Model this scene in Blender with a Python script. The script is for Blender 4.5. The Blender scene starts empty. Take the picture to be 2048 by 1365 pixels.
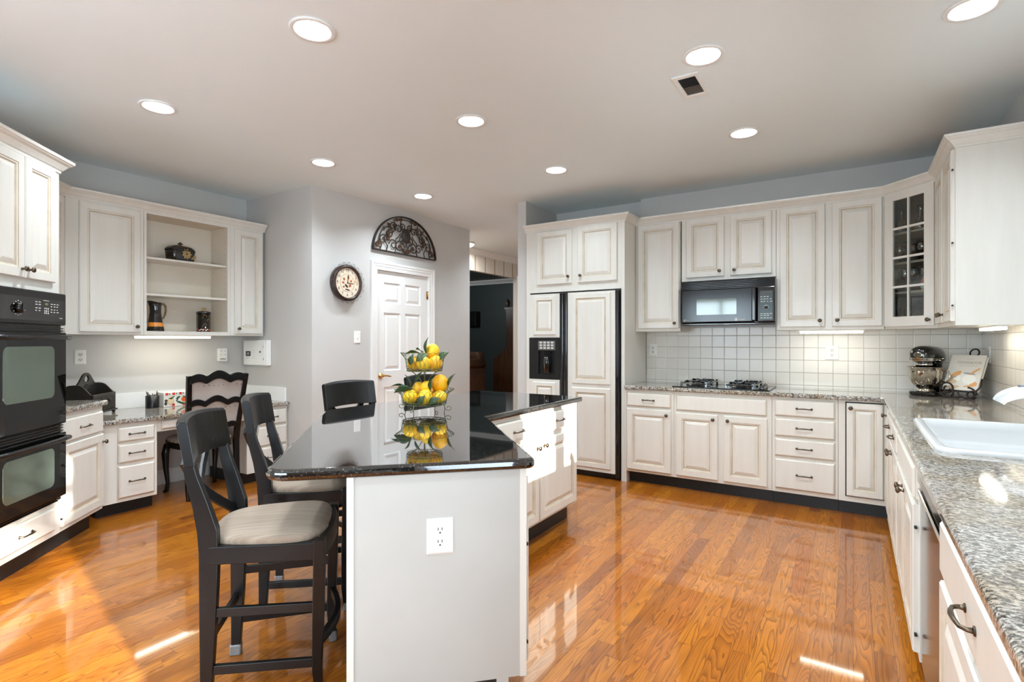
import bpy, bmesh, math, random
from mathutils import Vector, Matrix
random.seed(7)
SC = bpy.context.scene
COL = SC.collection
PI = math.pi

def lin(c):
    o = []
    for v in c[:3]:
        v = v / 255.0
        o.append(v / 12.92 if v <= 0.04045 else ((v + 0.055) / 1.055) ** 2.4)
    return (o[0], o[1], o[2], 1.0)

# ------------------------------------------------------------------ camera
cam_d = bpy.data.cameras.new('camera')
cam_d.sensor_width = 36.0
cam_d.lens = 36.0 * 1060.0 / 2048.0
cam_d.clip_start = 0.02
cam = bpy.data.objects.new('camera', cam_d)
COL.objects.link(cam)
cam.location = (0.0, 0.0, 1.295)
cam.rotation_euler = (PI / 2, 0.0, math.radians(32.8))
SC.camera = cam

# ------------------------------------------------------------------ view, world, sun, daylight at the windows
SC.view_settings.view_transform = 'Standard'
SC.view_settings.look = 'None'
SC.view_settings.exposure = 0.26
SC.view_settings.gamma = 1.0
SC.view_settings.use_curve_mapping = False
SC.cycles.caustics_reflective = False
SC.cycles.caustics_refractive = False
W = bpy.data.worlds.new('world')
SC.world = W
W.use_nodes = True
bg = W.node_tree.nodes['Background']
bg.inputs[0].default_value = (0.82, 0.91, 1.0, 1.0)
bg.inputs[1].default_value = 3.2

def light(name, kind, loc, rot, power, color=(1, 1, 1), **kw):
    d = bpy.data.lights.new(name, kind)
    d.energy = power
    d.color = color
    for k, v in kw.items():
        setattr(d, k, v)
    o = bpy.data.objects.new(name, d)
    COL.objects.link(o)
    o.location = loc
    o.rotation_euler = rot
    return o

EL = math.radians(14.6)
sdir = Vector((-0.982 * math.cos(EL), 0.188 * math.cos(EL), -math.sin(EL)))
sun = light('sun', 'SUN', (6, -1, 3), (0, 0, 0), 21.0, (1.0, 0.95, 0.87), angle=math.radians(0.6))
sun.rotation_euler = sdir.to_track_quat('-Z', 'Y').to_euler()
# fill at breakfast windows added behind the camera, and daylight at the sink window
light('window_fill_a', 'AREA', (-2.45, -2.66, 1.42), (PI / 2, 0, 0), 72.0, (0.72, 0.87, 1.0), shape='RECTANGLE', size=1.5, size_y=1.6)
light('window_fill_b', 'AREA', (-0.55, -2.66, 1.42), (PI / 2, 0, 0), 62.0, (0.72, 0.87, 1.0), shape='RECTANGLE', size=1.5, size_y=1.6)
light('daylight_sink_window', 'AREA', (0.98, 2.69, 1.59), (PI / 2, 0, PI / 2), 9.0, (0.80, 0.91, 1.0), shape='RECTANGLE', size=0.98, size_y=1.02)
light('daylight_patio_door', 'AREA', (0.975, -0.62, 1.08), (PI / 2, 0, PI / 2), 92.0, (0.73, 0.87, 1.0), shape='RECTANGLE', size=1.85, size_y=1.9)

# ------------------------------------------------------------------ node helper and materials
class NT:
    def __init__(s, name):
        s.m = bpy.data.materials.new(name)
        s.m.use_nodes = True
        s.t = s.m.node_tree
        s.n = s.t.nodes
        s.b = s.n['Principled BSDF']
    def new(s, t, **kw):
        n = s.n.new(t)
        for k, v in kw.items():
            setattr(n, k, v)
        return n
    def link(s, a, b):
        s.t.links.new(a, b)
    def put(s, sock, v):
        if isinstance(v, (int, float)):
            sock.default_value = v
        elif isinstance(v, tuple):
            sock.default_value = v
        else:
            s.link(v, sock)
    def math(s, op, a, b=0.0, c=0.0):
        n = s.new('ShaderNodeMath', operation=op)
        s.put(n.inputs[0], a); s.put(n.inputs[1], b); s.put(n.inputs[2], c)
        return n.outputs[0]
    def mix(s, f, a, b, blend='MIX'):
        n = s.new('ShaderNodeMix', data_type='RGBA', blend_type=blend)
        s.put(n.inputs[0], f); s.put(n.inputs[6], a); s.put(n.inputs[7], b)
        return n.outputs[2]
    def ramp(s, f, stops):
        n = s.new('ShaderNodeValToRGB')
        e = n.color_ramp.elements
        while len(e) < len(stops):
            e.new(0.5)
        for k, (p, c) in enumerate(stops):
            e[k].position = p; e[k].color = c
        s.put(n.inputs[0], f)
        return n.outputs[0]
    def coords(s):
        return s.new('ShaderNodeTexCoord').outputs['Object']
    def mapped(s, scale, loc=(0, 0, 0), rot=(0, 0, 0), vec=None):
        n = s.new('ShaderNodeMapping')
        n.inputs['Scale'].default_value = scale
        n.inputs['Location'].default_value = loc
        n.inputs['Rotation'].default_value = rot
        s.link(vec if vec is not None else s.coords(), n.inputs[0])
        return n.outputs[0]
    def noise(s, vec, scale=5.0, detail=4.0, rough=0.55, dist=0.0):
        n = s.new('ShaderNodeTexNoise')
        n.inputs['Scale'].default_value = scale
        n.inputs['Detail'].default_value = detail
        n.inputs['Roughness'].default_value = rough
        n.inputs['Distortion'].default_value = dist
        s.link(vec, n.inputs['Vector'])
        return n.outputs[0]
    def bump(s, h, strength=0.2, dist=0.01):
        n = s.new('ShaderNodeBump')
        n.inputs['Strength'].default_value = strength
        n.inputs['Distance'].default_value = dist
        s.put(n.inputs['Height'], h)
        s.link(n.outputs[0], s.b.inputs['Normal'])

def M_(name, c, rough=0.5, metal=0.0, coat=0.0, spec=0.5, trans=0.0, emit=None, estr=0.0, ior=None, alpha=None):
    t = NT(name)
    b = t.b
    b.inputs['Base Color'].default_value = lin(c)
    b.inputs['Roughness'].default_value = rough
    b.inputs['Metallic'].default_value = metal
    b.inputs['Coat Weight'].default_value = coat
    b.inputs['Coat Roughness'].default_value = 0.05
    b.inputs['Specular IOR Level'].default_value = spec
    b.inputs['Transmission Weight'].default_value = trans
    if ior: b.inputs['IOR'].default_value = ior
    if emit:
        b.inputs['Emission Color'].default_value = lin(emit)
        b.inputs['Emission Strength'].default_value = estr
    return t.m

def soft(name, c, c2, scale, rough=0.5, bump=0.0, coat=0.0, stretch=(1, 1, 1), lo=0.35, hi=0.65):
    """paint / cloth with a slight noise variation"""
    t = NT(name)
    v = t.mapped(stretch)
    n = t.noise(v, scale, 5.0)
    t.link(t.ramp(n, [(lo, lin(c)), (hi, lin(c2))]), t.b.inputs['Base Color'])
    t.b.inputs['Roughness'].default_value = rough
    t.b.inputs['Coat Weight'].default_value = coat
    if bump: t.bump(n, bump, 0.002)
    return t.m

cab_m = soft('cabinet_cream_paint', (221, 217, 208), (225, 222, 214), 3.0, 0.38, 0.03, 0.15, (6, 6, 0.8))
glaze_m = soft('cabinet_groove_glaze', (188, 172, 148), (208, 196, 176), 9.0, 0.45)
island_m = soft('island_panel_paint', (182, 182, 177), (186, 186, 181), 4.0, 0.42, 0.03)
inner_m = soft('cabinet_interior', (226, 214, 196), (230, 220, 204), 4.0, 0.5)
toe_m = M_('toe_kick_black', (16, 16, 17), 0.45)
wall_m = soft('grey_wall_paint', (200, 197, 193), (203, 200, 196), 2.0, 0.33, 0.02)
ceil_m = soft('ceiling_paint', (236, 245, 247), (238, 246, 248), 2.0, 0.75, 0.02)
trim_m = M_('white_trim_paint', (240, 239, 236), 0.32)
dark_wall_m = soft('dark_green_wall_paint', (60, 70, 69), (64, 74, 72), 2.0, 0.5)
plastic_m = M_('white_plastic', (243, 242, 238), 0.3)
recept_m = M_('outlet_receptacle', (222, 220, 214), 0.4)
slot_m = M_('dark_slot', (25, 24, 23), 0.6)
black_gloss = M_('black_gloss_enamel', (10, 10, 11), 0.12, 0, 0.5)
black_sat = M_('black_satin_plastic', (17, 17, 18), 0.32)
black_glass = M_('black_oven_glass', (6, 7, 7), 0.03, 0, 0.0, 0.4)
oven_win = M_('oven_window_glass', (118, 132, 120), 0.06, 0.7, 0.0, 0.6)
mark_m = M_('printed_white_marks', (205, 205, 200), 0.5)
disp_m = M_('lit_display', (30, 40, 25), 0.3, emit=(190, 200, 140), estr=0.5)
pewter_m = M_('antique_pewter', (104, 92, 78), 0.32, 1.0)
iron_m = soft('wrought_iron', (26, 19, 15), (46, 31, 22), 30.0, 0.5)
brass_m = M_('polished_brass', (206, 160, 92), 0.18, 1.0)
chrome_m = M_('polished_steel', (205, 203, 198), 0.12, 1.0)
bowl_m = M_('stainless_bowl', (190, 184, 172), 0.07, 1.0)
stool_m = M_('black_painted_wood', (9, 9, 10), 0.33, 0, 0.05, 0.35)
sink_m = M_('white_enamel_sink', (203, 204, 204), 0.12, 0, 0.2)
bulb_m = M_('lamp_lens', (255, 255, 255), 0.3, emit=(255, 250, 240), estr=8.0)
strip_m = M_('strip_light_lens', (255, 255, 255), 0.3, emit=(255, 249, 228), estr=5.0)
foot_m = M_('clear_foot_cap', (225, 225, 225), 0.12, 0, 0, 0.5, 0.75)
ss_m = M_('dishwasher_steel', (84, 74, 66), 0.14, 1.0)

def glassy(name, tint, gloss=0.08):
    t = NT(name)
    t.n.remove(t.b)
    tr = t.new('ShaderNodeBsdfTransparent'); tr.inputs[0].default_value = lin(tint)
    gl = t.new('ShaderNodeBsdfGlossy'); gl.inputs['Roughness'].default_value = 0.02
    fr = t.new('ShaderNodeFresnel'); fr.inputs[0].default_value = 1.45
    mx = t.new('ShaderNodeMixShader')
    t.link(t.math('ADD', fr.outputs[0], gloss), mx.inputs[0])
    t.link(tr.outputs[0], mx.inputs[1]); t.link(gl.outputs[0], mx.inputs[2])
    t.link(mx.outputs[0], t.n['Material Output'].inputs[0])
    return t.m
pane_m = glassy('window_pane', (250, 252, 252), 0.0)
cabglass_m = glassy('cabinet_pane', (236, 238, 236), -0.025)
clearglass_m = glassy('clear_glassware', (214, 222, 226), 0.30)
amberglass_m = glassy('amber_glassware', (206, 140, 52), 0.22)

def floor_mat():
    t = NT('oak_strip_floor')
    xyz = t.new('ShaderNodeSeparateXYZ'); t.link(t.coords(), xyz.inputs[0])
    X, Y = xyz.outputs[0], xyz.outputs[1]
    W_ = 0.0715
    u = t.math('DIVIDE', X, W_)
    row = t.math('FLOOR', u)
    wn = t.new('ShaderNodeTexWhiteNoise', noise_dimensions='1D'); t.link(row, wn.inputs['W'])
    v = t.math('ADD', t.math('DIVIDE', Y, 0.78), t.math('MULTIPLY', wn.outputs[0], 17.3))
    pid = t.math('FLOOR', v)
    cid = t.new('ShaderNodeCombineXYZ'); t.link(row, cid.inputs[0]); t.link(pid, cid.inputs[1])
    w2 = t.new('ShaderNodeTexWhiteNoise', noise_dimensions='2D'); t.link(cid.outputs[0], w2.inputs['Vector'])
    rnd = w2.outputs[0]
    # gaps
    fu = t.math('FRACT', u); fv = t.math('FRACT', v)
    eu = t.math('MINIMUM', fu, t.math('SUBTRACT', 1.0, fu))
    ev = t.math('MULTIPLY', t.math('MINIMUM', fv, t.math('SUBTRACT', 1.0, fv)), 0.78 / W_)
    e = t.math('MINIMUM', eu, ev)
    gap = t.math('LESS_THAN', e, 0.011)
    # grain: cathedral bands along Y
    gx = t.new('ShaderNodeCombineXYZ')
    t.link(t.math('ADD', t.math('MULTIPLY', X, 15.0), t.math('MULTIPLY', rnd, 37.0)), gx.inputs[0])
    t.link(t.math('ADD', t.math('MULTIPLY', Y, 1.5), t.math('MULTIPLY', rnd, 91.0)), gx.inputs[1])
    g1 = t.noise(gx.outputs[0], 1.0, 1.5, 0.5, 0.3)
    band = t.math('FRACT', t.math('MULTIPLY', g1, 15.0))
    band = t.math('POWER', band, 2.2)
    fx = t.mapped((260, 7, 1))
    g2 = t.noise(fx, 1.0, 3.0, 0.6)
    pale = t.ramp(rnd, [(0.0, lin((150, 84, 18))), (0.3, lin((174, 101, 23))), (0.7, lin((188, 115, 30))), (0.92, lin((168, 92, 19))), (1.0, lin((124, 66, 18)))])
    dark = t.ramp(rnd, [(0.0, lin((92, 46, 10))), (0.5, lin((114, 60, 15))), (1.0, lin((84, 40, 8)))])
    c = t.mix(t.math('MULTIPLY', band, 0.75), pale, dark)
    pores = t.math('MULTIPLY', t.math('GREATER_THAN', g2, 0.60), 0.35)
    c = t.mix(pores, c, lin((112, 58, 18)))
    c = t.mix(t.math('MULTIPLY', gap, 0.8), c, lin((58, 28, 10)))
    t.link(c, t.b.inputs['Base Color'])
    t.b.inputs['Roughness'].default_value = 0.28
    t.b.inputs['Specular IOR Level'].default_value = 0.3
    t.b.inputs['Coat Weight'].default_value = 0.8
    t.b.inputs['Coat IOR'].default_value = 1.45
    t.b.inputs['Coat Roughness'].default_value = 0.045
    warp = t.noise(t.mapped((9, 1.2, 1)), 1.0, 2.0)
    h = t.math('ADD', t.math('MULTIPLY', warp, 0.6), t.math('MULTIPLY', gap, -0.5))
    h = t.math('ADD', h, t.math('MULTIPLY', rnd, 0.15))
    t.bump(h, 0.07, 0.004)
    return t.m
floor_m = floor_mat()

def granite(name, base, mid, dark, tan, tan_amt, scale, rough=0.06):
    t = NT(name)
    v = t.mapped((1, 1, 1))
    va = t.mapped((1.0, 1.5, 1.0), rot=(0, 0, 0.9))
    n1 = t.noise(va, scale, 6.0, 0.65, 0.6)
    n2 = t.noise(va, scale * 2.1, 4.0, 0.6, 0.3)
    n3 = t.noise(v, scale * 0.09, 3.0, 0.5)
    c = t.ramp(n1, [(0.36, lin(dark)), (0.46, lin(mid)), (0.56, lin(base)), (0.75, lin(base))])
    c = t.mix(t.math('GREATER_THAN', n2, 0.60), c, lin(dark))
    c = t.mix(t.math('MULTIPLY', t.math('GREATER_THAN', n2, 0.53), 0.28), c, lin(mid))
    tf = t.ramp(n3, [(0.40, (0, 0, 0, 1)), (0.62, (tan_amt, tan_amt, tan_amt, 1))])
    c = t.mix(tf, c, lin(tan), 'MULTIPLY')
    t.link(c, t.b.inputs['Base Color'])
    t.b.inputs['Roughness'].default_value = rough
    t.b.inputs['Coat Weight'].default_value = 0.3
    return t.m
granite_m = granite('speckled_grey_granite', (204, 199, 192), (122, 118, 112), (26, 24, 23), (228, 206, 170), 0.6, 74.0)

def black_granite():
    t = NT('polished_black_granite')
    v = t.mapped((1, 1, 1))
    n = t.noise(t.mapped((1, 0.5, 1), rot=(0, 0, 0.5)), 190.0, 3.0, 0.6)
    n2 = t.noise(v, 70.0, 4.0, 0.6)
    c = t.ramp(n, [(0.45, lin((12, 12, 12))), (0.60, lin((30, 29, 28))), (0.72, lin((104, 101, 95)))])
    c = t.mix(t.math('MULTIPLY', t.math('GREATER_THAN', n2, 0.60), 0.5), c, lin((58, 57, 54)))
    t.link(c, t.b.inputs['Base Color'])
    t.b.inputs['Roughness'].default_value = 0.035
    t.b.inputs['Specular IOR Level'].default_value = 0.7
    t.b.inputs['Coat Weight'].default_value = 1.0
    t.b.inputs['Coat IOR'].default_value = 1.5
    t.b.inputs['Coat Roughness'].default_value = 0.02
    return t.m
blackgran_m = black_granite()

def tile_mat(axis):
    t = NT('backsplash_tile_' + axis)
    xyz = t.new('ShaderNodeSeparateXYZ'); t.link(t.coords(), xyz.inputs[0])
    S = 0.1091
    a = xyz.outputs[0 if axis == 'x' else 1]
    u = t.math('DIVIDE', t.math('ADD', a, 1.674 + 10 * S if axis == 'x' else 10 * S - 5.26), S)
    v = t.math('DIVIDE', t.math('SUBTRACT', xyz.outputs[2], 1.018 - 2 * S), S)
    def edge(q):
        f = t.math('FRACT', q)
        return t.math('MINIMUM', f, t.math('SUBTRACT', 1.0, f))
    e = t.math('MINIMUM', edge(u), edge(v))
    g = t.math('LESS_THAN', e, 0.016)
    cid = t.new('ShaderNodeCombineXYZ')
    t.link(t.math('FLOOR', u), cid.inputs[0]); t.link(t.math('FLOOR', v), cid.inputs[1])
    wn = t.new('ShaderNodeTexWhiteNoise', noise_dimensions='2D'); t.link(cid.outputs[0], wn.inputs['Vector'])
    tone = t.ramp(wn.outputs[0], [(0.0, lin((226, 221, 211))), (1.0, lin((232, 227, 218)))])
    t.link(t.mix(g, tone, lin((176, 172, 165))), t.b.inputs['Base Color'])
    t.b.inputs['Roughness'].default_value = 0.22
    hh = t.math('MINIMUM', t.math('MULTIPLY', e, 22.0), 1.0)
    t.bump(hh, 0.5, 0.002)
    return t.m
tile_x, tile_y = tile_mat('x'), tile_mat('y')

def wallpaper():
    t = NT('striped_wallpaper')
    xyz = t.new('ShaderNodeSeparateXYZ'); t.link(t.coords(), xyz.inputs[0])
    f = t.math('FRACT', t.math('DIVIDE', t.math('ADD', xyz.outputs[1], 0.07), 0.27))
    t.link(t.mix(t.math('LESS_THAN', f, 0.09), lin((222, 217, 208)), lin((168, 142, 104))), t.b.inputs['Base Color'])
    t.b.inputs['Roughness'].default_value = 0.6
    return t.m
paper_m = wallpaper()

def cane():
    t = NT('woven_check_fabric')
    v = t.mapped((1, 1, 1))
    xyz = t.new('ShaderNodeSeparateXYZ'); t.link(v, xyz.inputs[0])
    a = t.math('SINE', t.math('MULTIPLY', xyz.outputs[0], 520.0))
    b = t.math('SINE', t.math('MULTIPLY', t.math('ADD', xyz.outputs[2], xyz.outputs[1]), 520.0))
    w = t.math('GREATER_THAN', t.math('MULTIPLY', a, b), 0.05)
    vo = t.new('ShaderNodeTexVoronoi'); vo.inputs['Scale'].default_value = 26.0; vo.inputs['Randomness'].default_value = 0.25
    t.link(v, vo.inputs['Vector'])
    dot = t.math('LESS_THAN', vo.outputs['Distance'], 0.11)
    c = t.mix(w, lin((150, 145, 140)), lin((196, 190, 184)))
    c = t.mix(dot, c, lin((40, 36, 34)))
    t.link(c, t.b.inputs['Base Color'])
    t.b.inputs['Roughness'].default_value = 0.8
    return t.m
cane_m = cane()
seatfab_m = soft('oatmeal_streaked_fabric', (134, 117, 101), (164, 147, 130), 1.0, 0.9, 0.1, 0, (190, 4, 4), 0.3, 0.7)
leather_m = soft('brown_leather', (70, 48, 34), (92, 62, 42), 6.0, 0.42)
wood_dark_m = soft('dark_walnut_wood', (58, 36, 24), (80, 50, 32), 3.0, 0.35, 0, 0.2, (12, 12, 1))
tray_m = soft('black_brown_painted_wood', (34, 30, 26), (44, 37, 31), 5.0, 0.35)
ceramic_m = M_('black_ceramic_glaze', (17, 13, 12), 0.1, 0, 0.6)
orange_m = M_('orange_glaze', (222, 138, 42), 0.2, 0, 0.4)
gold_m = M_('gold_leaf_paint', (186, 156, 104), 0.35, 0.35)
lemon_m = soft('lemon_peel', (240, 184, 28), (250, 206, 52), 40.0, 0.42, 0.25)
orangepeel_m = soft('orange_lemon_peel', (238, 166, 18), (248, 186, 30), 40.0, 0.42, 0.25)
leaf_m = soft('dark_green_leaf', (40, 62, 32), (66, 88, 48), 12.0, 0.4)
wire_m = soft('olive_green_wire', (62, 66, 38), (96, 100, 58), 20.0, 0.45, 0, 0)

# ------------------------------------------------------------------ mesh helpers
I4 = Matrix.Identity(4)
def RZ(a): return Matrix.Rotation(a, 4, 'Z')
def RX(a): return Matrix.Rotation(a, 4, 'X')
def RY(a): return Matrix.Rotation(a, 4, 'Y')
def TR(x, y, z): return Matrix.Translation((x, y, z))

def bmn(): return bmesh.new()

def box(bm, x0, x1, y0, y1, z0, z1, mi=0, M=I4):
    vs = [bm.verts.new(M @ Vector(p)) for p in
          ((x0, y0, z0), (x1, y0, z0), (x1, y1, z0), (x0, y1, z0), (x0, y0, z1), (x1, y0, z1), (x1, y1, z1), (x0, y1, z1))]
    for f in ((3, 2, 1, 0), (4, 5, 6, 7), (0, 1, 5, 4), (1, 2, 6, 5), (2, 3, 7, 6), (3, 0, 4, 7)):
        bm.faces.new([vs[i] for i in f]).material_index = mi

def bbox(bm, x0, x1, y0, y1, z0, z1, r=0.004, seg=2, mi=0, M=I4):
    """box with rounded edges"""
    t = bmesh.new()
    box(t, x0, x1, y0, y1, z0, z1, mi)
    bmesh.ops.bevel(t, geom=list(t.edges), offset=r, segments=seg, profile=0.5, affect='EDGES')
    for f in t.faces: f.material_index = mi
    merge(bm, t, M)

def merge(bm, t, M=I4):
    """append bmesh t to bm, transformed"""
    mp = {}
    for v in t.verts: mp[v] = bm.verts.new(M @ v.co)
    for f in t.faces:
        try:
            g = bm.faces.new([mp[v] for v in f.verts])
            g.material_index = f.material_index; g.smooth = f.smooth
        except ValueError:
            pass
    t.free()

def lathe(bm, prof, seg=24, M=I4, mi=0, smooth=True, caps=True):
    rings = []
    for r, z in prof:
        if r < 1e-6:
            rings.append([bm.verts.new(M @ Vector((0, 0, z)))])
        else:
            rings.append([bm.verts.new(M @ Vector((r * math.cos(2 * PI * k / seg), r * math.sin(2 * PI * k / seg), z))) for k in range(seg)])
    for a, b in zip(rings, rings[1:]):
        for k in range(seg):
            k2 = (k + 1) % seg
            if len(a) == 1 and len(b) == 1: continue
            if len(a) == 1: f = [a[0], b[k], b[k2]]
            elif len(b) == 1: f = [a[k], a[k2], b[0]]
            else: f = [a[k], a[k2], b[k2], b[k]]
            g = bm.faces.new(f); g.material_index = mi; g.smooth = smooth
    if caps:
        for r_ in (rings[0], rings[-1]):
            if len(r_) > 2:
                g = bm.faces.new(r_); g.material_index = mi

def tube(bm, pts, r, seg=8, closed=False, mi=0, M=I4, flat=1.0):
    """round bar along pts; r may be a list; flat squashes it across the binormal"""
    P = [Vector(p) for p in pts]
    n = len(P)
    rs = r if isinstance(r, (list, tuple)) else [r] * n
    T = []
    for i in range(n):
        if closed: d = P[(i + 1) % n] - P[i - 1]
        else: d = P[min(i + 1, n - 1)] - P[max(i - 1, 0)]
        T.append(d.normalized() if d.length > 1e-9 else Vector((0, 0, 1)))
    up = Vector((0, 0, 1)) if abs(T[0].z) < 0.9 else Vector((1, 0, 0))
    N = (up - T[0] * up.dot(T[0])).normalized()
    rings = []
    for i in range(n):
        N = N - T[i] * N.dot(T[i])
        if N.length < 1e-6: N = T[i].orthogonal()
        N.normalize()
        B = T[i].cross(N)
        rings.append([bm.verts.new(M @ (P[i] + N * (rs[i] * math.cos(2 * PI * k / seg)) + B * (flat * rs[i] * math.sin(2 * PI * k / seg)))) for k in range(seg)])
    m = n if closed else n - 1
    for i in range(m):
        a, b = rings[i], rings[(i + 1) % n]
        for k in range(seg):
            k2 = (k + 1) % seg
            try:
                f = bm.faces.new([a[k], a[k2], b[k2], b[k]]); f.smooth = seg > 4; f.material_index = mi
            except ValueError: pass
    if not closed:
        for q in (rings[0], rings[-1]):
            try: bm.faces.new(q).material_index = mi
            except ValueError: pass

def bar(bm, pts, w, h, mi=0, M=I4, side=None):
    """rectangular bar along pts: w across 'side' direction, h along the other"""
    P = [Vector(p) for p in pts]
    n = len(P)
    ws = w if isinstance(w, (list, tuple)) else [w] * n
    hs = h if isinstance(h, (list, tuple)) else [h] * n
    rings = []
    for i in range(n):
        d = (P[min(i + 1, n - 1)] - P[max(i - 1, 0)]).normalized()
        s = Vector(side) if side is not None else Vector((1, 0, 0))
        s = (s - d * s.dot(d)).normalized()
        u = d.cross(s)
        rings.append([bm.verts.new(M @ (P[i] + s * (a * ws[i] / 2) + u * (b * hs[i] / 2))) for a, b in ((-1, -1), (1, -1), (1, 1), (-1, 1))])
    for a, b in zip(rings, rings[1:]):
        for k in range(4):
            f = bm.faces.new([a[k], a[(k + 1) % 4], b[(k + 1) % 4], b[k]]); f.material_index = mi
    bm.faces.new(rings[0]); bm.faces.new(rings[-1])

def prism(bm, poly, z0, z1, mi=0, M=I4):
    a = [bm.verts.new(M @ Vector((p[0], p[1], z0))) for p in poly]
    b = [bm.verts.new(M @ Vector((p[0], p[1], z1))) for p in poly]
    n = len(poly)
    fs = [bm.faces.new(a[::-1]), bm.faces.new(b)]
    for k in range(n):
        fs.append(bm.faces.new([a[k], a[(k + 1) % n], b[(k + 1) % n], b[k]]))
    for f in fs: f.material_index = mi

# front plane (x, z) of a local frame -> viewer looks along +y
FR = Matrix(((1, 0, 0, 0), (0, 0, -1, 0), (0, 1, 0, 0), (0, 0, 0, 1)))  # (x,y,z)->(x,-z,y)

def slab2d(bm, outer, holes, z0, z1, mi=0, M=I4, round_=0.0, seg=3):
    """polygon with holes, extruded, with optionally rounded rim"""
    t = bmesh.new()
    es = []
    for loop in [outer] + list(holes):
        vs = [t.verts.new((p[0], p[1], z0)) for p in loop]
        for k in range(len(vs)): es.append(t.edges.new((vs[k], vs[(k + 1) % len(vs)])))
    if holes:
        bmesh.ops.triangle_fill(t, use_beauty=True, use_dissolve=False, edges=es)
    else:
        t.faces.new([e for e in t.verts])
    r = bmesh.ops.extrude_face_region(t, geom=list(t.faces))
    for v in [g for g in r['geom'] if isinstance(g, bmesh.types.BMVert)]: v.co.z = z1
    bmesh.ops.recalc_face_normals(t, faces=list(t.faces))
    if round_ > 0:
        ed = []
        for e in t.edges:
            if len(e.link_faces) == 2:
                zs = sorted(abs(f.normal.z) for f in e.link_faces)
                if zs[0] < 0.1 and zs[1] > 0.9: ed.append(e)
        bmesh.ops.bevel(t, geom=ed, offset=round_, segments=seg, profile=0.5, affect='EDGES')
        for f in t.faces: f.smooth = False
    for f in t.faces: f.material_index = mi
    merge(bm, t, M)

def rounded(poly, rad):
    """round polygon corners; rad: number or list"""
    out = []
    n = len(poly)
    for i in range(n):
        r = rad[i] if isinstance(rad, (list, tuple)) else rad
        p = Vector(poly[i]); a = Vector(poly[i - 1]); b = Vector(poly[(i + 1) % n])
        if r <= 0: out.append((p.x, p.y)); continue
        u = (a - p).normalized(); v = (b - p).normalized()
        ang = u.angle(v)
        t = min(r / math.tan(ang / 2), (a - p).length * 0.49, (b - p).length * 0.49)
        rr = t * math.tan(ang / 2)
        c = p + (u + v).normalized() * (rr / math.sin(ang / 2))
        s = p + u * t; e = p + v * t
        a0 = math.atan2(s.y - c.y, s.x - c.x); a1 = math.atan2(e.y - c.y, e.x - c.x)
        d = (a1 - a0 + PI) % (2 * PI) - PI
        k = 6
        for j in range(k + 1):
            q = a0 + d * j / k
            out.append((c.x + rr * math.cos(q), c.y + rr * math.sin(q)))
    return out

def nest(bm, x0, x1, z0, z1, loops, M=I4, fill=True, back=True):
    """concentric rectangles facing -y. loops: (inset, y, material index)"""
    prev = None
    for ins, y, mi in loops:
        r = [bm.verts.new(M @ Vector(p)) for p in ((x0 + ins, y, z0 + ins), (x1 - ins, y, z0 + ins), (x1 - ins, y, z1 - ins), (x0 + ins, y, z1 - ins))]
        if prev:
            for k in range(4):
                f = bm.faces.new([prev[k], prev[(k + 1) % 4], r[(k + 1) % 4], r[k]]); f.material_index = mi
        elif back:
            bm.faces.new(r[::-1])
        prev = r
    if fill: bm.faces.new(prev).material_index = 0

def text(bm, s, size, M, mi=0, ext=0.0004):
    cu = bpy.data.curves.new('lettering', 'FONT')
    cu.body = s; cu.size = size; cu.extrude = ext
    cu.align_x = 'CENTER'; cu.align_y = 'CENTER'
    o = bpy.data.objects.new('lettering', cu)
    COL.objects.link(o)
    dg = bpy.context.evaluated_depsgraph_get()
    me = bpy.data.meshes.new_from_object(o.evaluated_get(dg))
    t = bmesh.new(); t.from_mesh(me)
    for f in t.faces: f.material_index = mi
    merge(bm, t, M)
    bpy.data.objects.remove(o); bpy.data.curves.remove(cu); bpy.data.meshes.remove(me)

def obj(name, bm, mats, parent=None, loc=None, rot=None, smooth=None, bevel=0.0):
    me = bpy.data.meshes.new(name)
    bmesh.ops.recalc_face_normals(bm, faces=list(bm.faces))
    if smooth is not None:
        for f in bm.faces: f.smooth = smooth
    bm.to_mesh(me); bm.free()
    for m in (mats if isinstance(mats, (list, tuple)) else [mats]): me.materials.append(m)
    o = bpy.data.objects.new(name, me)
    COL.objects.link(o)
    if parent is not None: o.parent = parent
    if loc is not None: o.location = loc
    if rot is not None: o.rotation_euler = (0, 0, rot) if isinstance(rot, (int, float)) else rot
    if bevel > 0:
        b = o.modifiers.new('edge', 'BEVEL'); b.width = bevel; b.segments = 2; b.limit_method = 'ANGLE'
    return o

def thing(name, label, cat, loc=(0, 0, 0), rot=0.0, group=None):
    o = bpy.data.objects.new(name, None)
    o.empty_display_size = 0.05
    COL.objects.link(o)
    o.location = loc
    o.rotation_euler = (0, 0, rot) if isinstance(rot, (int, float)) else rot
    o['label'] = label; o['category'] = cat
    if group: o['group'] = group
    return o

def tag(o, label, cat, group=None):
    o['label'] = label; o['category'] = cat
    if group: o['group'] = group
    return o

def struct(name, bm, mats, **kw):
    o = obj(name, bm, mats, **kw)
    o['kind'] = 'structure'
    return o

def copy_tree(root, loc, rot=None, label=None, group=None):
    r = root.copy(); COL.objects.link(r); r.location = loc
    if rot is not None: r.rotation_euler = (0, 0, rot) if isinstance(rot, (int, float)) else rot
    if label: r['label'] = label
    if group: r['group'] = group
    for ch in list(root.children):
        c = ch.copy(); COL.objects.link(c); c.parent = r
        for g in list(ch.children):
            d = g.copy(); COL.objects.link(d); d.parent = c
    return r

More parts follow.
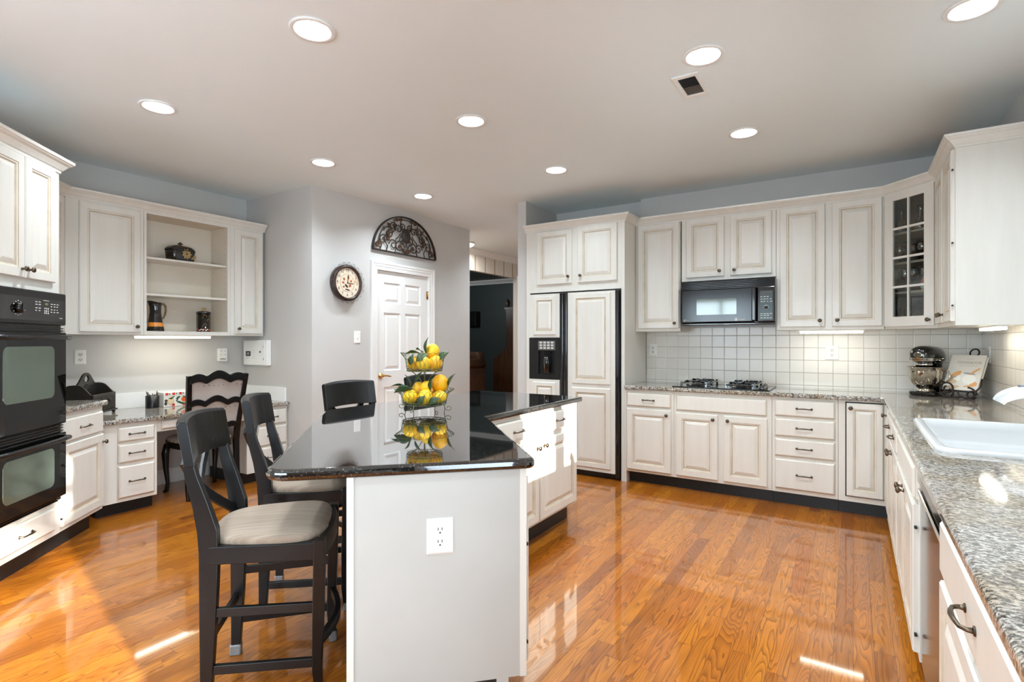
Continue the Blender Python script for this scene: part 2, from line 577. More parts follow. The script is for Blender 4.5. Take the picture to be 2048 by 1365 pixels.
# ------------------------------------------------------------------ cabinet kit (local frame: face at y=0, viewer looks along +y)
def make_knob_mesh():
    b = bmn()
    lathe(b, [(0.0, 0.0), (0.009, 0.0), (0.007, 0.004), (0.005, 0.010), (0.006, 0.014), (0.0135, 0.019), (0.015, 0.023), (0.013, 0.028), (0.007, 0.031), (0.0, 0.032)], 14, RX(PI / 2))
    me = bpy.data.meshes.new('knob'); b.to_mesh(me); b.free(); me.materials.append(pewter_m); return me
def make_pull_mesh():
    b = bmn()
    w = 0.05
    pts = [(-w, 0.0, 0), (-w, -0.012, 0), (-w + 0.008, -0.022, 0), (-0.02, -0.027, 0.002), (0, -0.0285, 0.0026), (0.02, -0.027, 0.002), (w - 0.008, -0.022, 0), (w, -0.012, 0), (w, 0.0, 0)]
    tube(b, pts, [0.0065, 0.0045, 0.0042, 0.0046, 0.0055, 0.0046, 0.0042, 0.0045, 0.0065], 8)
    for s in (-1, 1): lathe(b, [(0.0, 0), (0.009, 0), (0.009, 0.003), (0.0, 0.004)], 10, TR(s * w, 0, 0) @ RX(PI / 2))
    me = bpy.data.meshes.new('pull'); b.to_mesh(me); b.free(); me.materials.append(pewter_m); return me
KNOB, PULL = make_knob_mesh(), make_pull_mesh()
def put_mesh(name, me, parent, loc, rot=(0, 0, 0)):
    o = bpy.data.objects.new(name, me); COL.objects.link(o); o.parent = parent; o.location = loc; o.rotation_euler = rot
    return o

def door_loops(w, h, t=0.02):
    k = min(1.0, min(w, h) / 0.27)
    return [(0, 0, 0), (0, -t + 0.005, 0), (0.005, -t, 0), (0.050 * k, -t, 0), (0.053 * k, -t + 0.004, 1), (0.060 * k, -t + 0.0045, 0), (0.066 * k, -t + 0.010, 1), (0.070 * k, -t + 0.010, 1), (0.092 * k, -t + 0.002, 0), (0.096 * k, -t + 0.001, 0)]
def add_door(root, x0, x1, z0, z1, knob=None, y=0.0, mats=None, name='door'):
    b = bmn(); nest(b, x0, x1, z0, z1, [(i, q + y, m) for i, q, m in door_loops(x1 - x0, z1 - z0)])
    d = obj(name, b, mats or [cab_m, glaze_m], root)
    if knob: put_mesh('knob', KNOB, d, (knob[0], y - 0.020, knob[1]))
    return d
def add_drawer(root, x0, x1, z0, z1, pull=True, y=0.0, name='drawer', mats=None):
    b = bmn(); nest(b, x0, x1, z0, z1, [(0, y, 0), (0, y - 0.009, 0), (0.004, y - 0.012, 1), (0.012, y - 0.020, 0)])
    d = obj(name, b, mats or [cab_m, glaze_m], root)
    if pull: put_mesh('handle', PULL, d, ((x0 + x1) / 2, y - 0.020, (z0 + z1) / 2))
    return d
def cabinet(name, label, loc, rot, w, d, z0, z1, toe=0.0, x0=0.0, cat='cabinet', group=None, mats=None, toe_d=0.08, foot=None):
    r = thing(name, label, cat, loc, rot, group)
    b = bmn()
    if foot: prism(b, foot, z0, z1)
    else: bbox(b, x0, x0 + w, 0, d, z0, z1, 0.0015, 1)
    obj('body', b, mats or [cab_m], r)
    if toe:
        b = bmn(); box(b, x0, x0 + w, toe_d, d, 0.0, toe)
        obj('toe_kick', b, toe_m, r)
    return r

def crown(bm, path, z, prof, M=I4):
    """sweep profile (out, up) along path; outward = right-hand side of travel"""
    P = [Vector(p) for p in path]
    n = len(P)
    def nrm(a, b):
        d = (b - a).normalized(); return Vector((d.y, -d.x))
    rings = []
    for i in range(n):
        if i == 0: m = nrm(P[0], P[1]); k = 1.0
        elif i == n - 1: m = nrm(P[-2], P[-1]); k = 1.0
        else:
            a = nrm(P[i - 1], P[i]); b = nrm(P[i], P[i + 1]); m = (a + b).normalized(); k = 1.0 / max(0.3, m.dot(a))
        rings.append([bm.verts.new(M @ Vector((P[i].x + m.x * o * k, P[i].y + m.y * o * k, z + u))) for o, u in prof])
    for a, b in zip(rings, rings[1:]):
        for k in range(len(prof)):
            k2 = (k + 1) % len(prof)
            bm.faces.new([a[k], b[k], b[k2], a[k2]])
    bm.faces.new(rings[0]); bm.faces.new(rings[-1])
CROWN = [(0.0, 0.0), (0.007, 0.0), (0.008, 0.012), (0.014, 0.016), (0.022, 0.026), (0.034, 0.040), (0.046, 0.048), (0.050, 0.054), (0.056, 0.056), (0.058, 0.070), (0.0, 0.070)]

def plate(name, label, cat, loc, rot, w=0.074, h=0.118, kind='outlet', group=None):
    r = thing(name, label, cat, loc, rot, group)
    b = bmn()
    nest(b, -w / 2, w / 2, -h / 2, h / 2, [(0, 0, 0), (0, -0.003, 0), (0.006, -0.0065, 0)])
    obj('cover_plate', b, plastic_m, r)
    b = bmn()
    if kind == 'outlet':
        for s in (-1, 1):
            t = bmn()
            prism(t, rounded([(-0.017, s * 0.0205 - 0.014), (0.017, s * 0.0205 - 0.014), (0.017, s * 0.0205 + 0.014), (-0.017, s * 0.0205 + 0.014)], 0.010), 0.0045, 0.0085)
            merge(b, t, FR)
            for dx in (-0.0065, 0.0065):
                box(b, dx - 0.0012, dx + 0.0012, -0.0092, -0.006, s * 0.0205 + 0.0005, s * 0.0205 + 0.0095, 1)
            lathe(b, [(0.0, 0.006), (0.0028, 0.006), (0.0028, 0.0092), (0, 0.0092)], 10, TR(0, 0, s * 0.0205 - 0.0075) @ RX(PI / 2), 1, False)
        obj('receptacle', b, [recept_m, slot_m], r)
    else:
        bbox(b, -0.006, 0.006, -0.012, -0.005, -0.012, 0.012, 0.001, 1)
        obj('toggle', b, plastic_m, r)
    return r

# ------------------------------------------------------------------ the setting
CEIL = 2.743
MY = Matrix(((0, 0, 1, 0), (1, 0, 0, 0), (0, 1, 0, 0), (0, 0, 0, 1)))   # (u,v,w)->(w,u,v): wall along Y
MX = Matrix(((1, 0, 0, 0), (0, 0, 1, 0), (0, 1, 0, 0), (0, 0, 0, 1)))   # (u,v,w)->(u,w,v): wall along X
def rect(a, b, c, d): return [(a, c), (b, c), (b, d), (a, d)]
def circle(x, y, r, n=28): return [(x + r * math.cos(2 * PI * k / n), y + r * math.sin(2 * PI * k / n)) for k in range(n)]

b = bmn(); box(b, -9.2, 1.0, -2.75, 9.9, -0.12, 0.0); struct('floor', b, floor_m)
LX, LY = (-3.61, -2.112, -0.64), (1.567, 2.78, 3.963)
CANS = [(x, y) for y in LY for x in LX] + [(0.433, 3.015), (-2.112, 0.374), (-0.64, 0.374), (-3.6, 5.95)]  # last one is an unseen hall light added to brighten the far wall
b = bmn(); slab2d(b, rect(-9.2, 1.0, -2.75, 9.9), [circle(x, y, 0.082) for x, y in CANS], CEIL, CEIL + 0.11)
struct('ceiling', b, ceil_m)

def wall_y(name, x0, x1, y0, y1, holes=(), mat=None, z1=CEIL):
    b = bmn(); slab2d(b, rect(y0, y1, 0.0, z1), [rect(*h) for h in holes], x0, x1, 0, MY); return struct(name, b, mat or wall_m)
def wall_x(name, y0, y1, x0, x1, holes=(), mat=None, z1=CEIL):
    b = bmn(); slab2d(b, rect(x0, x1, 0.0, z1), [rect(*h) for h in holes], y0, y1, 0, MX); return struct(name, b, mat or wall_m)

wall_y('wall_left', -5.38, -5.26, 1.30, 5.5)
b = bmn(); prism(b, [(-5.30, 1.42), (-3.90, 0.02), (-3.99, -0.07), (-5.39, 1.33)], 0, CEIL); struct('wall_left_diagonal', b, wall_m)
wall_y('wall_breakfast', -4.02, -3.90, -2.72, 0.06)
wall_x('wall_front', -2.72, -2.60, -4.0, 0.96, [(-3.2, -1.7, 0.62, 2.22), (-1.3, 0.2, 0.62, 2.22)])
wall_y('wall_right', 0.82, 0.96, -2.72, 5.42, [(2.14, 3.24, 1.06, 2.12), (-1.62, 0.385, 0.09, 2.08)])
wall_x('wall_back', 5.27, 5.42, -1.83, 0.96)
wall_x('wall_alcove', 5.36, 5.46, -2.86, -1.83)
wall_y('wall_stub', -2.95, -2.85, 4.69, 8.3)
wall_x('wall_pantry_side', 3.11, 3.21, -5.30, -4.20)
wall_y('wall_pantry', -4.32, -4.20, 3.21, 5.40, [(3.892, 4.717, 0.0, 2.055)])
wall_x('wall_pantry_end', 5.40, 5.50, -5.30, -4.20)
wall_y('wall_hall', -5.08, -5.0, 5.5, 8.3, [(5.9, 7.92, 0.0, 2.40)], paper_m)
wall_x('wall_hall_end', 8.3, 8.42, -5.12, -2.85)
wall_x('wall_study_back', 9.7, 9.82, -9.0, -5.0, (), dark_wall_m)
wall_y('wall_study_left', -9.1, -9.0, 5.4, 9.8, (), dark_wall_m)
wall_y('wall_study_right', -5.12, -5.0, 8.42, 9.7, (), dark_wall_m)
wall_x('wall_study_front', 5.5, 5.6, -9.0, -5.12, (), dark_wall_m)
b = bmn(); box(b, -9.0, -5.12, 5.6, 9.7, 2.66, 2.70); struct('ceiling_study', b, dark_wall_m)
# tall white crowns of the hall and the dark room
HC = [(0.0, 0.0), (0.012, 0.0), (0.014, 0.02), (0.03, 0.035), (0.06, 0.06), (0.075, 0.07), (0.078, 0.095), (0.0, 0.095)]
b = bmn(); crown(b, [(-5.0, 5.55), (-5.0, 8.28)], 2.645, HC); struct('trim_1', b, trim_m)
b = bmn(); crown(b, [(-9.0, 9.70), (-5.2, 9.70)], 2.56, HC); struct('trim_2', b, trim_m)
b = bmn()
bar(b, [(-4.992, 5.86, 0), (-4.992, 5.86, 2.44)], 0.02, 0.08); bar(b, [(-4.992, 7.96, 0), (-4.992, 7.96, 2.44)], 0.02, 0.08)
struct('trim_3', b, trim_m)
# backsplashes
b = bmn(); box(b, -1.765, 0.82, 5.260, 5.272, 0.88, 1.42); struct('trim_4', b, tile_x)
b = bmn(); slab2d(b, [(0.83, 0.88), (5.262, 0.88), (5.262, 1.40), (3.30, 1.40), (3.30, 1.045), (2.08, 1.045), (2.08, 1.40), (0.83, 1.40)], [], 0.810, 0.822, 0, MY); struct('trim_5', b, tile_y)
b = bmn(); box(b, -5.262, -5.245, 1.45, 3.11, 0.716, 0.846); struct('trim_6', b, trim_m)
b = bmn(); box(b, -5.245, -4.59, 3.095, 3.112, 0.716, 0.846); struct('trim_7', b, trim_m)
b = bmn(); crown(b, [(-5.26, 1.97), (-5.26, 2.72)], 0.0, [(0, 0), (0.014, 0), (0.014, 0.10), (0.009, 0.118), (0.006, 0.13), (0, 0.13)]); struct('baseboard_left', b, trim_m)

def window_y(name, x, panes, y0, y1, z0, z1, w=0.05):
    b = bmn(); slab2d(b, rect(y0, y1, z0, z1), [rect(*p) for p in panes], x - w / 2, x + w / 2, 0, MY)
    r = struct(name, b, trim_m)
    for p in panes:
        b = bmn(); slab2d(b, rect(p[0] - 0.005, p[1] + 0.005, p[2] - 0.005, p[3] + 0.005), [], x - 0.003, x + 0.003, 0, MY); obj('pane', b, pane_m, r)
    return r
window_y('window_1', 0.89, [(2.22, 2.63, 1.11, 1.93), (2.755, 3.17, 1.11, 1.93)], 2.14, 3.24, 1.06, 2.12)
window_y('window_2', 0.89, [(-1.55, -0.66, 0.14, 1.98), (-0.58, 0.335, 0.14, 1.98)], -1.62, 0.385, 0.09, 2.08)
def window_x(name, y, panes, x0, x1, z0, z1, w=0.05):
    b = bmn(); slab2d(b, rect(x0, x1, z0, z1), [rect(*p) for p in panes], y - w / 2, y + w / 2, 0, MX)
    r = struct(name, b, trim_m)
    for p in panes:
        b = bmn(); slab2d(b, rect(p[0] - 0.005, p[1] + 0.005, p[2] - 0.005, p[3] + 0.005), [], y - 0.003, y + 0.003, 0, MX); obj('pane', b, pane_m, r)
window_x('added_window_3', -2.64, [(-3.14, -2.48, 0.68, 2.16), (-2.42, -1.76, 0.68, 2.16)], -3.2, -1.7, 0.62, 2.22)  # unseen window, added to let in fill light from behind the camera
window_x('added_window_4', -2.64, [(-1.24, -0.58, 0.68, 2.16), (-0.52, 0.14, 0.68, 2.16)], -1.3, 0.2, 0.62, 2.22)  # second added, unseen window for the same fill

# six-panel pantry door, local frame: x = y - 3.904, faces +X
dr = bpy.data.objects.new('door_1', None); COL.objects.link(dr); dr['kind'] = 'structure'
dr.location = (-4.2, 3.904, 0); dr.rotation_euler = (0, 0, PI / 2)
DW_, DH_ = 0.801, 2.043
pan = []
for xa, xb in ((0.115, 0.365), (0.436, 0.686)):
    for za, zb in ((0.22, 0.80), (0.975, 1.60), (1.70, 1.925)):
        pan.append((xa, xb, za, zb))
b = bmn()
slab2d(b, rect(0, DW_, 0.008, DH_), [rect(*p) for p in pan], -0.040, -0.020, 0, FR)
box(b, 0, DW_, 0.040, 0.058, 0.008, DH_)
for p in pan:
    nest(b, p[0], p[1], p[2], p[3], [(0, 0.0205, 0), (0.006, 0.034, 0), (0.020, 0.036, 0), (0.048, 0.024, 0)], I4, True, False)
obj('leaf', b, trim_m, dr)
b = bmn()
crown(b, [(DW_ + 0.004, 0.0), (DW_ + 0.004, DH_ + 0.004), (-0.004, DH_ + 0.004), (-0.004, 0.0)], 0.0, [(0, 0), (0, 0.011), (0.034, 0.013), (0.037, 0.017), (0.060, 0.018), (0.064, 0.023), (0.086, 0.023), (0.088, 0.0)], FR)
box(b, -0.012, -0.003, 0.0, 0.10, 0, DH_ + 0.01); box(b, DW_ + 0.003, DW_ + 0.012, 0.0, 0.10, 0, DH_ + 0.01); box(b, -0.012, DW_ + 0.012, 0.0, 0.10, DH_ + 0.003, DH_ + 0.012)
obj('casing', b, trim_m, dr)
b = bmn()
lathe(b, [(0, 0), (0.031, 0), (0.031, 0.006), (0.024, 0.012), (0.013, 0.016), (0.011, 0.04), (0.013, 0.048), (0.0, 0.05)], 18, TR(0.065, 0.020, 0.925) @ RX(PI / 2))
tube(b, [(0.065, -0.025, 0.925), (0.09, -0.03, 0.928), (0.12, -0.031, 0.925), (0.15, -0.029, 0.918), (0.175, -0.028, 0.915)], [0.010, 0.0095, 0.009, 0.008, 0.005], 10)
obj('lever_handle', b, brass_m, dr)
for z in (0.25, 1.05, 1.83):
    b = bmn(); tube(b, [(DW_ + 0.004, 0.012, z - 0.05), (DW_ + 0.004, 0.012, z + 0.05)], 0.007, 10); box(b, DW_ - 0.018, DW_ + 0.003, 0.0165, 0.0195, z - 0.045, z + 0.045)
    obj('hinge', b, brass_m, dr)

light('study_fill', 'POINT', (-7.0, 7.4, 2.3), (0, 0, 0), 34.0, (0.88, 0.96, 1.0), shadow_soft_size=0.15)  # added unseen fill, lifts the dark room beyond the hall
# recessed ceiling lights
CAN_LABEL = {(0, 0): 'recessed ceiling light at the left, between the wall ovens and the near bar stool', (1, 0): 'large recessed ceiling light left of centre at the top edge of the picture',
             (2, 0): 'recessed ceiling light above the camera side of the island end panel',
             (0, 1): 'recessed ceiling light in front of the corner of the clock wall', (1, 1): 'recessed ceiling light in the middle of the room, above the fruit stand',
             (2, 1): 'recessed ceiling light just beside the air vent', (0, 2): 'smallest recessed ceiling light, above the pantry door',
             (1, 2): 'recessed ceiling light in front of the refrigerator', (2, 2): 'recessed ceiling light in front of the microwave and cooktop cabinets'}
can0 = None
for x, y in CANS:
    if x in LX and y in LY: lab = CAN_LABEL[(LX.index(x), LY.index(y))]
    else: lab = {3.015: 'recessed ceiling light cut off by the top right corner, above the sink', 5.95: 'added unseen recessed ceiling light in the hall behind the wall stub'}.get(y, 'recessed ceiling light behind the camera, left of the island end panel' if x < -1 else 'recessed ceiling light behind the camera, nearest the sink counter')
    if can0 is None:
        can0 = thing('recessed_ceiling_light', lab, 'ceiling light', (x, y, CEIL), 0, 'recessed ceiling lights')
        b = bmn()
        lathe(b, [(0.080, 0.0), (0.102, -0.0005), (0.104, -0.004), (0.098, -0.008), (0.084, -0.0085), (0.079, -0.004), (0.068, 0.05), (0.060, 0.085), (0.060, 0.095), (0.0805, 0.095), (0.0805, 0.0)], 32, caps=False)
        obj('trim_ring', b, trim_m, can0)
        b = bmn(); lathe(b, [(0.0, 0.062), (0.045, 0.062), (0.0625, 0.066), (0.062, 0.075), (0.0, 0.075)], 28); obj('lamp_lens', b, bulb_m, can0)
    else:
        copy_tree(can0, (x, y, CEIL), 0, lab)
    l = light('can_lamp', 'AREA', (x, y, CEIL + 0.055), (0, 0, 0), {3.963: 13.0, 3.015: 18.0, 0.374: 22.0}.get(y, 21.0) if x > -3 else 21.0, (0.79, 0.91, 1.0), shape='DISK', size=0.11)

v = thing('ceiling_vent', 'white ceiling air vent with dark louvres beside a recessed light', 'vent', (-0.772, 3.068, CEIL), 0)
b = bmn(); slab2d(b, rect(-0.072, 0.072, -0.145, 0.145), [rect(-0.047, 0.047, -0.112, 0.112)], -0.010, 0.0, 0, I4, 0.003, 1); obj('vent_frame', b, plastic_m, v)
b = bmn(); box(b, -0.048, 0.048, -0.113, 0.113, -0.002, -0.0005); obj('duct_opening', b, slot_m, v)
b = bmn()
for k in range(16):
    yy = -0.108 + k * 0.0144
    tilt = 0.006 if k < 8 else -0.001
    vs = [b.verts.new(p) for p in ((-0.047, yy - 0.0045, -0.008), (0.047, yy - 0.0045, -0.008), (0.047, yy + 0.004 + (0.0 if k < 8 else 0.006), -0.003 + (0 if k < 8 else 0.0)), (-0.047, yy + 0.004 + (0.0 if k < 8 else 0.006), -0.003))]
    b.faces.new(vs)
obj('louvres', b, plastic_m, v)
hl = thing('hall_ceiling_lamp', 'white ceiling fixture in the hall just peeping past the pantry wall end', 'ceiling light', (-4.80, 6.2, CEIL), 0)
b = bmn(); lathe(b, [(0.0, -0.075), (0.05, -0.07), (0.10, -0.05), (0.125, -0.02)], 24, caps=False); obj('glass_bowl', b, M_('frosted_lamp_bowl', (250, 248, 242), 0.4, emit=(255, 246, 230), estr=1.2), hl)
b = bmn(); lathe(b, [(0.0, 0.0), (0.13, 0.0), (0.13, -0.02), (0.12, -0.022), (0.0, -0.022)], 24); obj('canopy', b, trim_m, hl)
light('hall_lamp', 'AREA', (-4.80, 6.2, CEIL - 0.08), (0, 0, 0), 26.0, (1.0, 0.96, 0.9), shape='DISK', size=0.2)

# ------------------------------------------------------------------ kitchen right: fridge wall and cooktop wall
fc = thing('refrigerator_surround_cabinet', 'tall cream cabinet surround with two doors above the built-in refrigerator', 'cabinet', (0, 4.66, 0))
b = bmn()
bbox(b, -2.83, -2.782, 0, 0.60, 0.0, 2.41, 0.0015, 1); bbox(b, -1.803, -1.770, 0, 0.60, 0.0, 2.41, 0.0015, 1)
box(b, -2.782, -1.803, 0.0, 0.60, 1.782, 2.41)
obj('body', b, [cab_m], fc)
add_door(fc, -2.695, -2.302, 1.858, 2.392, (-2.335, 1.925)); add_door(fc, -2.238, -1.84, 1.858, 2.398, (-2.205, 1.925))

fr = thing('refrigerator', 'built-in side-by-side refrigerator with cream panels and black water dispenser', 'refrigerator', (0, 4.66, 0))
b = bmn(); box(b, -2.778, -1.808, 0.0, 0.62, 0.02, 1.775); obj('body', b, black_sat, fr)
def raised(bm, x0, x1, z0, z1, y):
    k = min(1.0, min(x1 - x0, z1 - z0) / 0.3)
    nest(bm, x0, x1, z0, z1, [(0, y, 0), (0, y - 0.006, 0), (0.006, y - 0.012, 0), (0.045 * k, y - 0.012, 0), (0.050 * k, y - 0.007, 1), (0.060 * k, y - 0.006, 1), (0.064 * k, y - 0.006, 1), (0.085 * k, y - 0.011, 0)])
b = bmn()
box(b, -2.340, -1.852, -0.026, 0.0, 0.062, 1.765); raised(b, -2.295, -1.895, 0.885, 1.75, -0.026); raised(b, -2.295, -1.895, 0.095, 0.850, -0.026)
obj('refrigerator_door', b, [cab_m, glaze_m], fr)
b = bmn()
box(b, -2.775, -2.430, -0.026, 0.0, 1.330, 1.765); raised(b, -2.725, -2.470, 1.355, 1.742, -0.026)
box(b, -2.775, -2.430, -0.026, 0.0, 0.062, 0.912); raised(b, -2.725, -2.470, 0.095, 0.885, -0.026)
obj('freezer_door', b, [cab_m, glaze_m], fr)
for x in (-2.4055, -2.365):
    b = bmn(); bbox(b, x - 0.019, x + 0.019, -0.042, 0.0, 0.062, 1.768, 0.012, 3); o = obj('handle_strip', b, black_gloss, fr)
b = bmn(); bbox(b, -1.849, -1.812, -0.03, 0.0, 0.03, 1.768, 0.008, 2); obj('side_trim', b, black_gloss, fr)
b = bmn(); slab2d(b, rect(-2.775, -2.430, 0.914, 1.328), [rect(-2.668, -2.478, 0.965, 1.195)], 0.0, 0.028, 0, FR); box(b, -2.67, -2.475, -0.002, 0.0, 0.96, 1.2)
dp = obj('dispenser', b, black_sat, fr)
b = bmn(); box(b, -2.67, -2.476, -0.032, -0.028, 1.205, 1.297, 0)
for i in range(4):
    for j in range(3): bbox(b, -2.652 + i * 0.043, -2.622 + i * 0.043, -0.036, -0.032, 1.216 + j * 0.027, 1.234 + j * 0.027, 0.002, 1, 1)
obj('button_pad', b, [M_('silver_keypad', (120, 118, 114), 0.3, 0.6), mark_m], dp)
b = bmn(); lathe(b, [(0, 0.0), (0.033, 0.0), (0.036, 0.10), (0.037, 0.16), (0, 0.16)], 18, TR(-2.565, -0.035, 0.98)); box(b, -2.60, -2.53, -0.04, -0.004, 1.15, 1.19)
obj('water_spout', b, black_gloss, dp)
b = bmn(); box(b, -2.775, -1.815, 0.02, 0.04, 0.0, 0.055)
for k in range(30): box(b, -2.76 + k * 0.031, -2.745 + k * 0.031, 0.012, 0.02, 0.008, 0.05)
obj('base_grille', b, black_sat, fr)

G1 = 'cream wall cabinets on the cooktop wall'
c = cabinet('wall_cabinet', 'tall narrow cream wall cabinet between refrigerator and microwave', (0, 4.95, 0), 0, 0.425, 0.31, 1.385, 2.41, x0=-1.768)
add_door(c, -1.741, -1.350, 1.412, 2.397, (-1.388, 1.46))
c = cabinet('wall_cabinet', 'short two-door cream wall cabinet directly above the microwave', (0, 4.95, 0), 0, 0.782, 0.31, 1.838, 2.41, x0=-1.330)
add_door(c, -1.287, -0.958, 1.868, 2.400, (-0.995, 1.915)); add_door(c, -0.908, -0.579, 1.868, 2.400, (-0.872, 1.915))
c = cabinet('wall_cabinet', 'tall two-door cream wall cabinet between microwave and glass corner cabinet', (0, 4.95, 0), 0, 0.744, 0.31, 1.385, 2.41, x0=-0.546)
add_door(c, -0.518, -0.193, 1.410, 2.400, (-0.228, 1.46)); add_door(c, -0.145, 0.184, 1.410, 2.400, (-0.108, 1.46))

# glass-fronted corner cabinet
gc = thing('corner_wall_cabinet', 'cream corner wall cabinet with eight-pane glass door and glassware inside', 'cabinet', (0, 0, 0))
FOOT = [(0.203, 4.953), (0.487, 4.663), (0.808, 4.663), (0.808, 5.256), (0.203, 5.256)]
inside_m = M_('shaded_cabinet_interior', (96, 90, 82), 0.6)  # cream interior darkened: the dimness inside is put into the colour
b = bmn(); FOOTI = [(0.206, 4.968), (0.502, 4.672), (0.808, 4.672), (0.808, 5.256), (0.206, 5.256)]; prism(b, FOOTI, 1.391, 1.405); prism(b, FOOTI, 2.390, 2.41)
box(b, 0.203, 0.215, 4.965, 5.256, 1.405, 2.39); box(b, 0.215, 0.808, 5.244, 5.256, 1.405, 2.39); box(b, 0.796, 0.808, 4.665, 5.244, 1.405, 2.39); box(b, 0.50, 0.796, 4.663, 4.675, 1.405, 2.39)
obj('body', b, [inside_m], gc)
b = bmn(); prism(b, FOOT, 1.385, 1.391); obj('bottom_panel', b, cab_m, gc)
D45 = TR(0.203, 4.953, 0) @ RZ(-PI / 4)       # local frame of the diagonal front, width 0.404
b = bmn()
slab2d(b, rect(0, 0.404, 1.385, 2.41), [rect(0.030, 0.374, 1.41, 2.385)], -0.018, 0.0, 0, D45 @ FR)
obj('face_frame', b, cab_m, gc)
b = bmn()
px = [0.082, 0.196, 0.208, 0.322]
pz = [1.475, 1.688, 1.704, 1.905, 1.921, 2.122, 2.138, 2.342]
panes = [(px[i], px[i + 1], pz[j], pz[j + 1]) for i in (0, 2) for j in (0, 2, 4, 6)]
slab2d(b, rect(0.012, 0.392, 1.405, 2.398), [rect(*p) for p in panes], 0.002, 0.020, 0, D45 @ FR)
gd = obj('glass_door', b, cab_m, gc)
b = bmn(); slab2d(b, rect(0.075, 0.33, 1.468, 2.35), [], 0.008, 0.011, 0, D45 @ FR); obj('glass', b, cabglass_m, gd)
p = D45 @ Vector((0.362, -0.020, 1.445)); put_mesh('knob', KNOB, gd, p, (0, 0, -PI / 4))
SHZ = (1.405, 1.665, 1.885, 2.11)
for z in SHZ[1:]:
    b = bmn(); prism(b, [(0.218, 5.0), (0.52, 4.69), (0.794, 4.69), (0.794, 5.242), (0.218, 5.242)], z - 0.016, z); obj('shelf', b, inner_m, gc)

rc = thing('wall_cabinet', 'cream wall cabinet with two narrow doors and plain end panel over the sink counter', 'cabinet', (0.49, 4.66, 0), -PI / 2)
b = bmn(); bbox(b, 0.0, 0.74, 0.0, 0.318, 1.385, 2.41, 0.0015, 1); obj('body', b, cab_m, rc)
b = bmn(); box(b, 0.735, 0.744, -0.001, 0.318, 1.385, 2.41); obj('end_panel', b, cab_m, rc)
add_door(rc, 0.02, 0.345, 1.410, 2.398, (0.315, 1.46)); d_ = add_door(rc, 0.378, 0.715, 1.410, 2.398, (0.408, 1.46))
for z in (1.50, 1.86, 2.28):
    b = bmn(); box(b, 0.712, 0.733, -0.016, -0.008, z - 0.004, z + 0.004); obj('hinge_pin', b, slot_m, rc)

b = bmn(); crown(b, [(-2.835, 4.66), (-1.770, 4.66), (-1.770, 4.95), (0.203, 4.95), (0.49, 4.66), (0.49, 3.915), (0.80, 3.915)], 2.398, CROWN)
tag(obj('crown_moulding', b, cab_m), 'cream crown moulding along the tops of the refrigerator and cooktop wall cabinets', 'moulding')

# microwave
mw = thing('microwave', 'black over-the-range microwave hung above the cooktop', 'microwave', (-0.925, 4.86, 0))
b = bmn(); bbox(b, -0.382, 0.382, 0.03, 0.40, 1.432, 1.826, 0.006, 2)
bbox(b, -0.383, 0.383, -0.004, 0.035, 1.432, 1.455, 0.008, 2); obj('body', b, black_gloss, mw)
b = bmn()
for k in range(5): bbox(b, -0.380, 0.378, -0.012 + 0.001 * k, 0.03, 1.755 + k * 0.014, 1.765 + k * 0.014, 0.003, 1)
box(b, -0.382, 0.382, 0.0, 0.03, 1.75, 1.826); obj('vent_grille', b, black_gloss, mw)
b = bmn(); bbox(b, -0.380, 0.222, -0.022, 0.03, 1.455, 1.752, 0.010, 3); md = obj('door', b, M_('microwave_door_glass', (9, 10, 10), 0.14, 0, 0, 0.5), mw)
b = bmn(); prism(b, rounded(rect(-0.245, 0.085, 1.525, 1.665), 0.006), 0.0222, 0.0232, 0, FR); obj('door_window', b, M_('microwave_window_mesh', (78, 84, 76), 0.08, 0.3, 0.8), md)
b = bmn(); bbox(b, 0.205, 0.242, -0.05, -0.022, 1.462, 1.748, 0.010, 3); obj('handle', b, black_gloss, md)
b = bmn()
lathe(b, [(0.0095, 0.0), (0.011, 0.0), (0.011, 0.001), (0.0095, 0.001)], 18, TR(-0.35, -0.0225, 1.478) @ RX(PI / 2), 0, False, False)
for k in range(8): box(b, -0.350 - 0.0006, -0.350 + 0.0006, -0.0232, -0.0225, 0.002, 0.008, 0, TR(-0.35, 0, 1.478) @ RY(k * PI / 4) @ TR(0.35, 0, 0))
box(b, -0.334, -0.312, -0.0232, -0.0225, 1.4765, 1.4785); box(b, 0.098, 0.150, -0.0232, -0.0225, 1.4765, 1.480); bbox(b, 0.072, 0.092, -0.0235, -0.0225, 1.468, 1.492, 0.0004, 1)
obj('emblem', b, mark_m, md)
b = bmn(); bbox(b, 0.245, 0.381, -0.018, 0.03, 1.455, 1.752, 0.008, 2); cp = obj('control_panel', b, black_gloss, mw)
b = bmn(); bbox(b, 0.265, 0.365, -0.0205, -0.018, 1.47, 1.715, 0.001, 1); obj('keypad', b, M_('dark_teal_keypad', (44, 56, 54), 0.2, 0.2), cp)
b = bmn()
random.seed(3)
for r_ in range(6):
    z = (1.662, 1.642, 1.622, 1.52, 1.505, 1.485)[r_]
    for k in range((3, 4, 4, 4, 3, 4)[r_]):
        w_ = random.uniform(0.012, 0.02); x = 0.272 + k * 0.0235
        box(b, x, x + w_, -0.0215, -0.0205, z, z + 0.005)
lathe(b, [(0.016, 0), (0.0185, 0), (0.0185, 0.003), (0.016, 0.003)], 20, TR(0.315, -0.0205, 1.575) @ RX(PI / 2), 0, True, False)
obj('printed_keys', b, mark_m, cp)
b = bmn(); lathe(b, [(0, 0), (0.014, 0), (0.013, 0.012), (0, 0.013)], 20, TR(0.315, -0.0205, 1.575) @ RX(PI / 2)); obj('dial', b, black_sat, cp)
b = bmn(); box(b, 0.278, 0.352, -0.0215, -0.0205, 1.682, 1.706); obj('display', b, M_('display_window', (70, 62, 56), 0.15), cp)

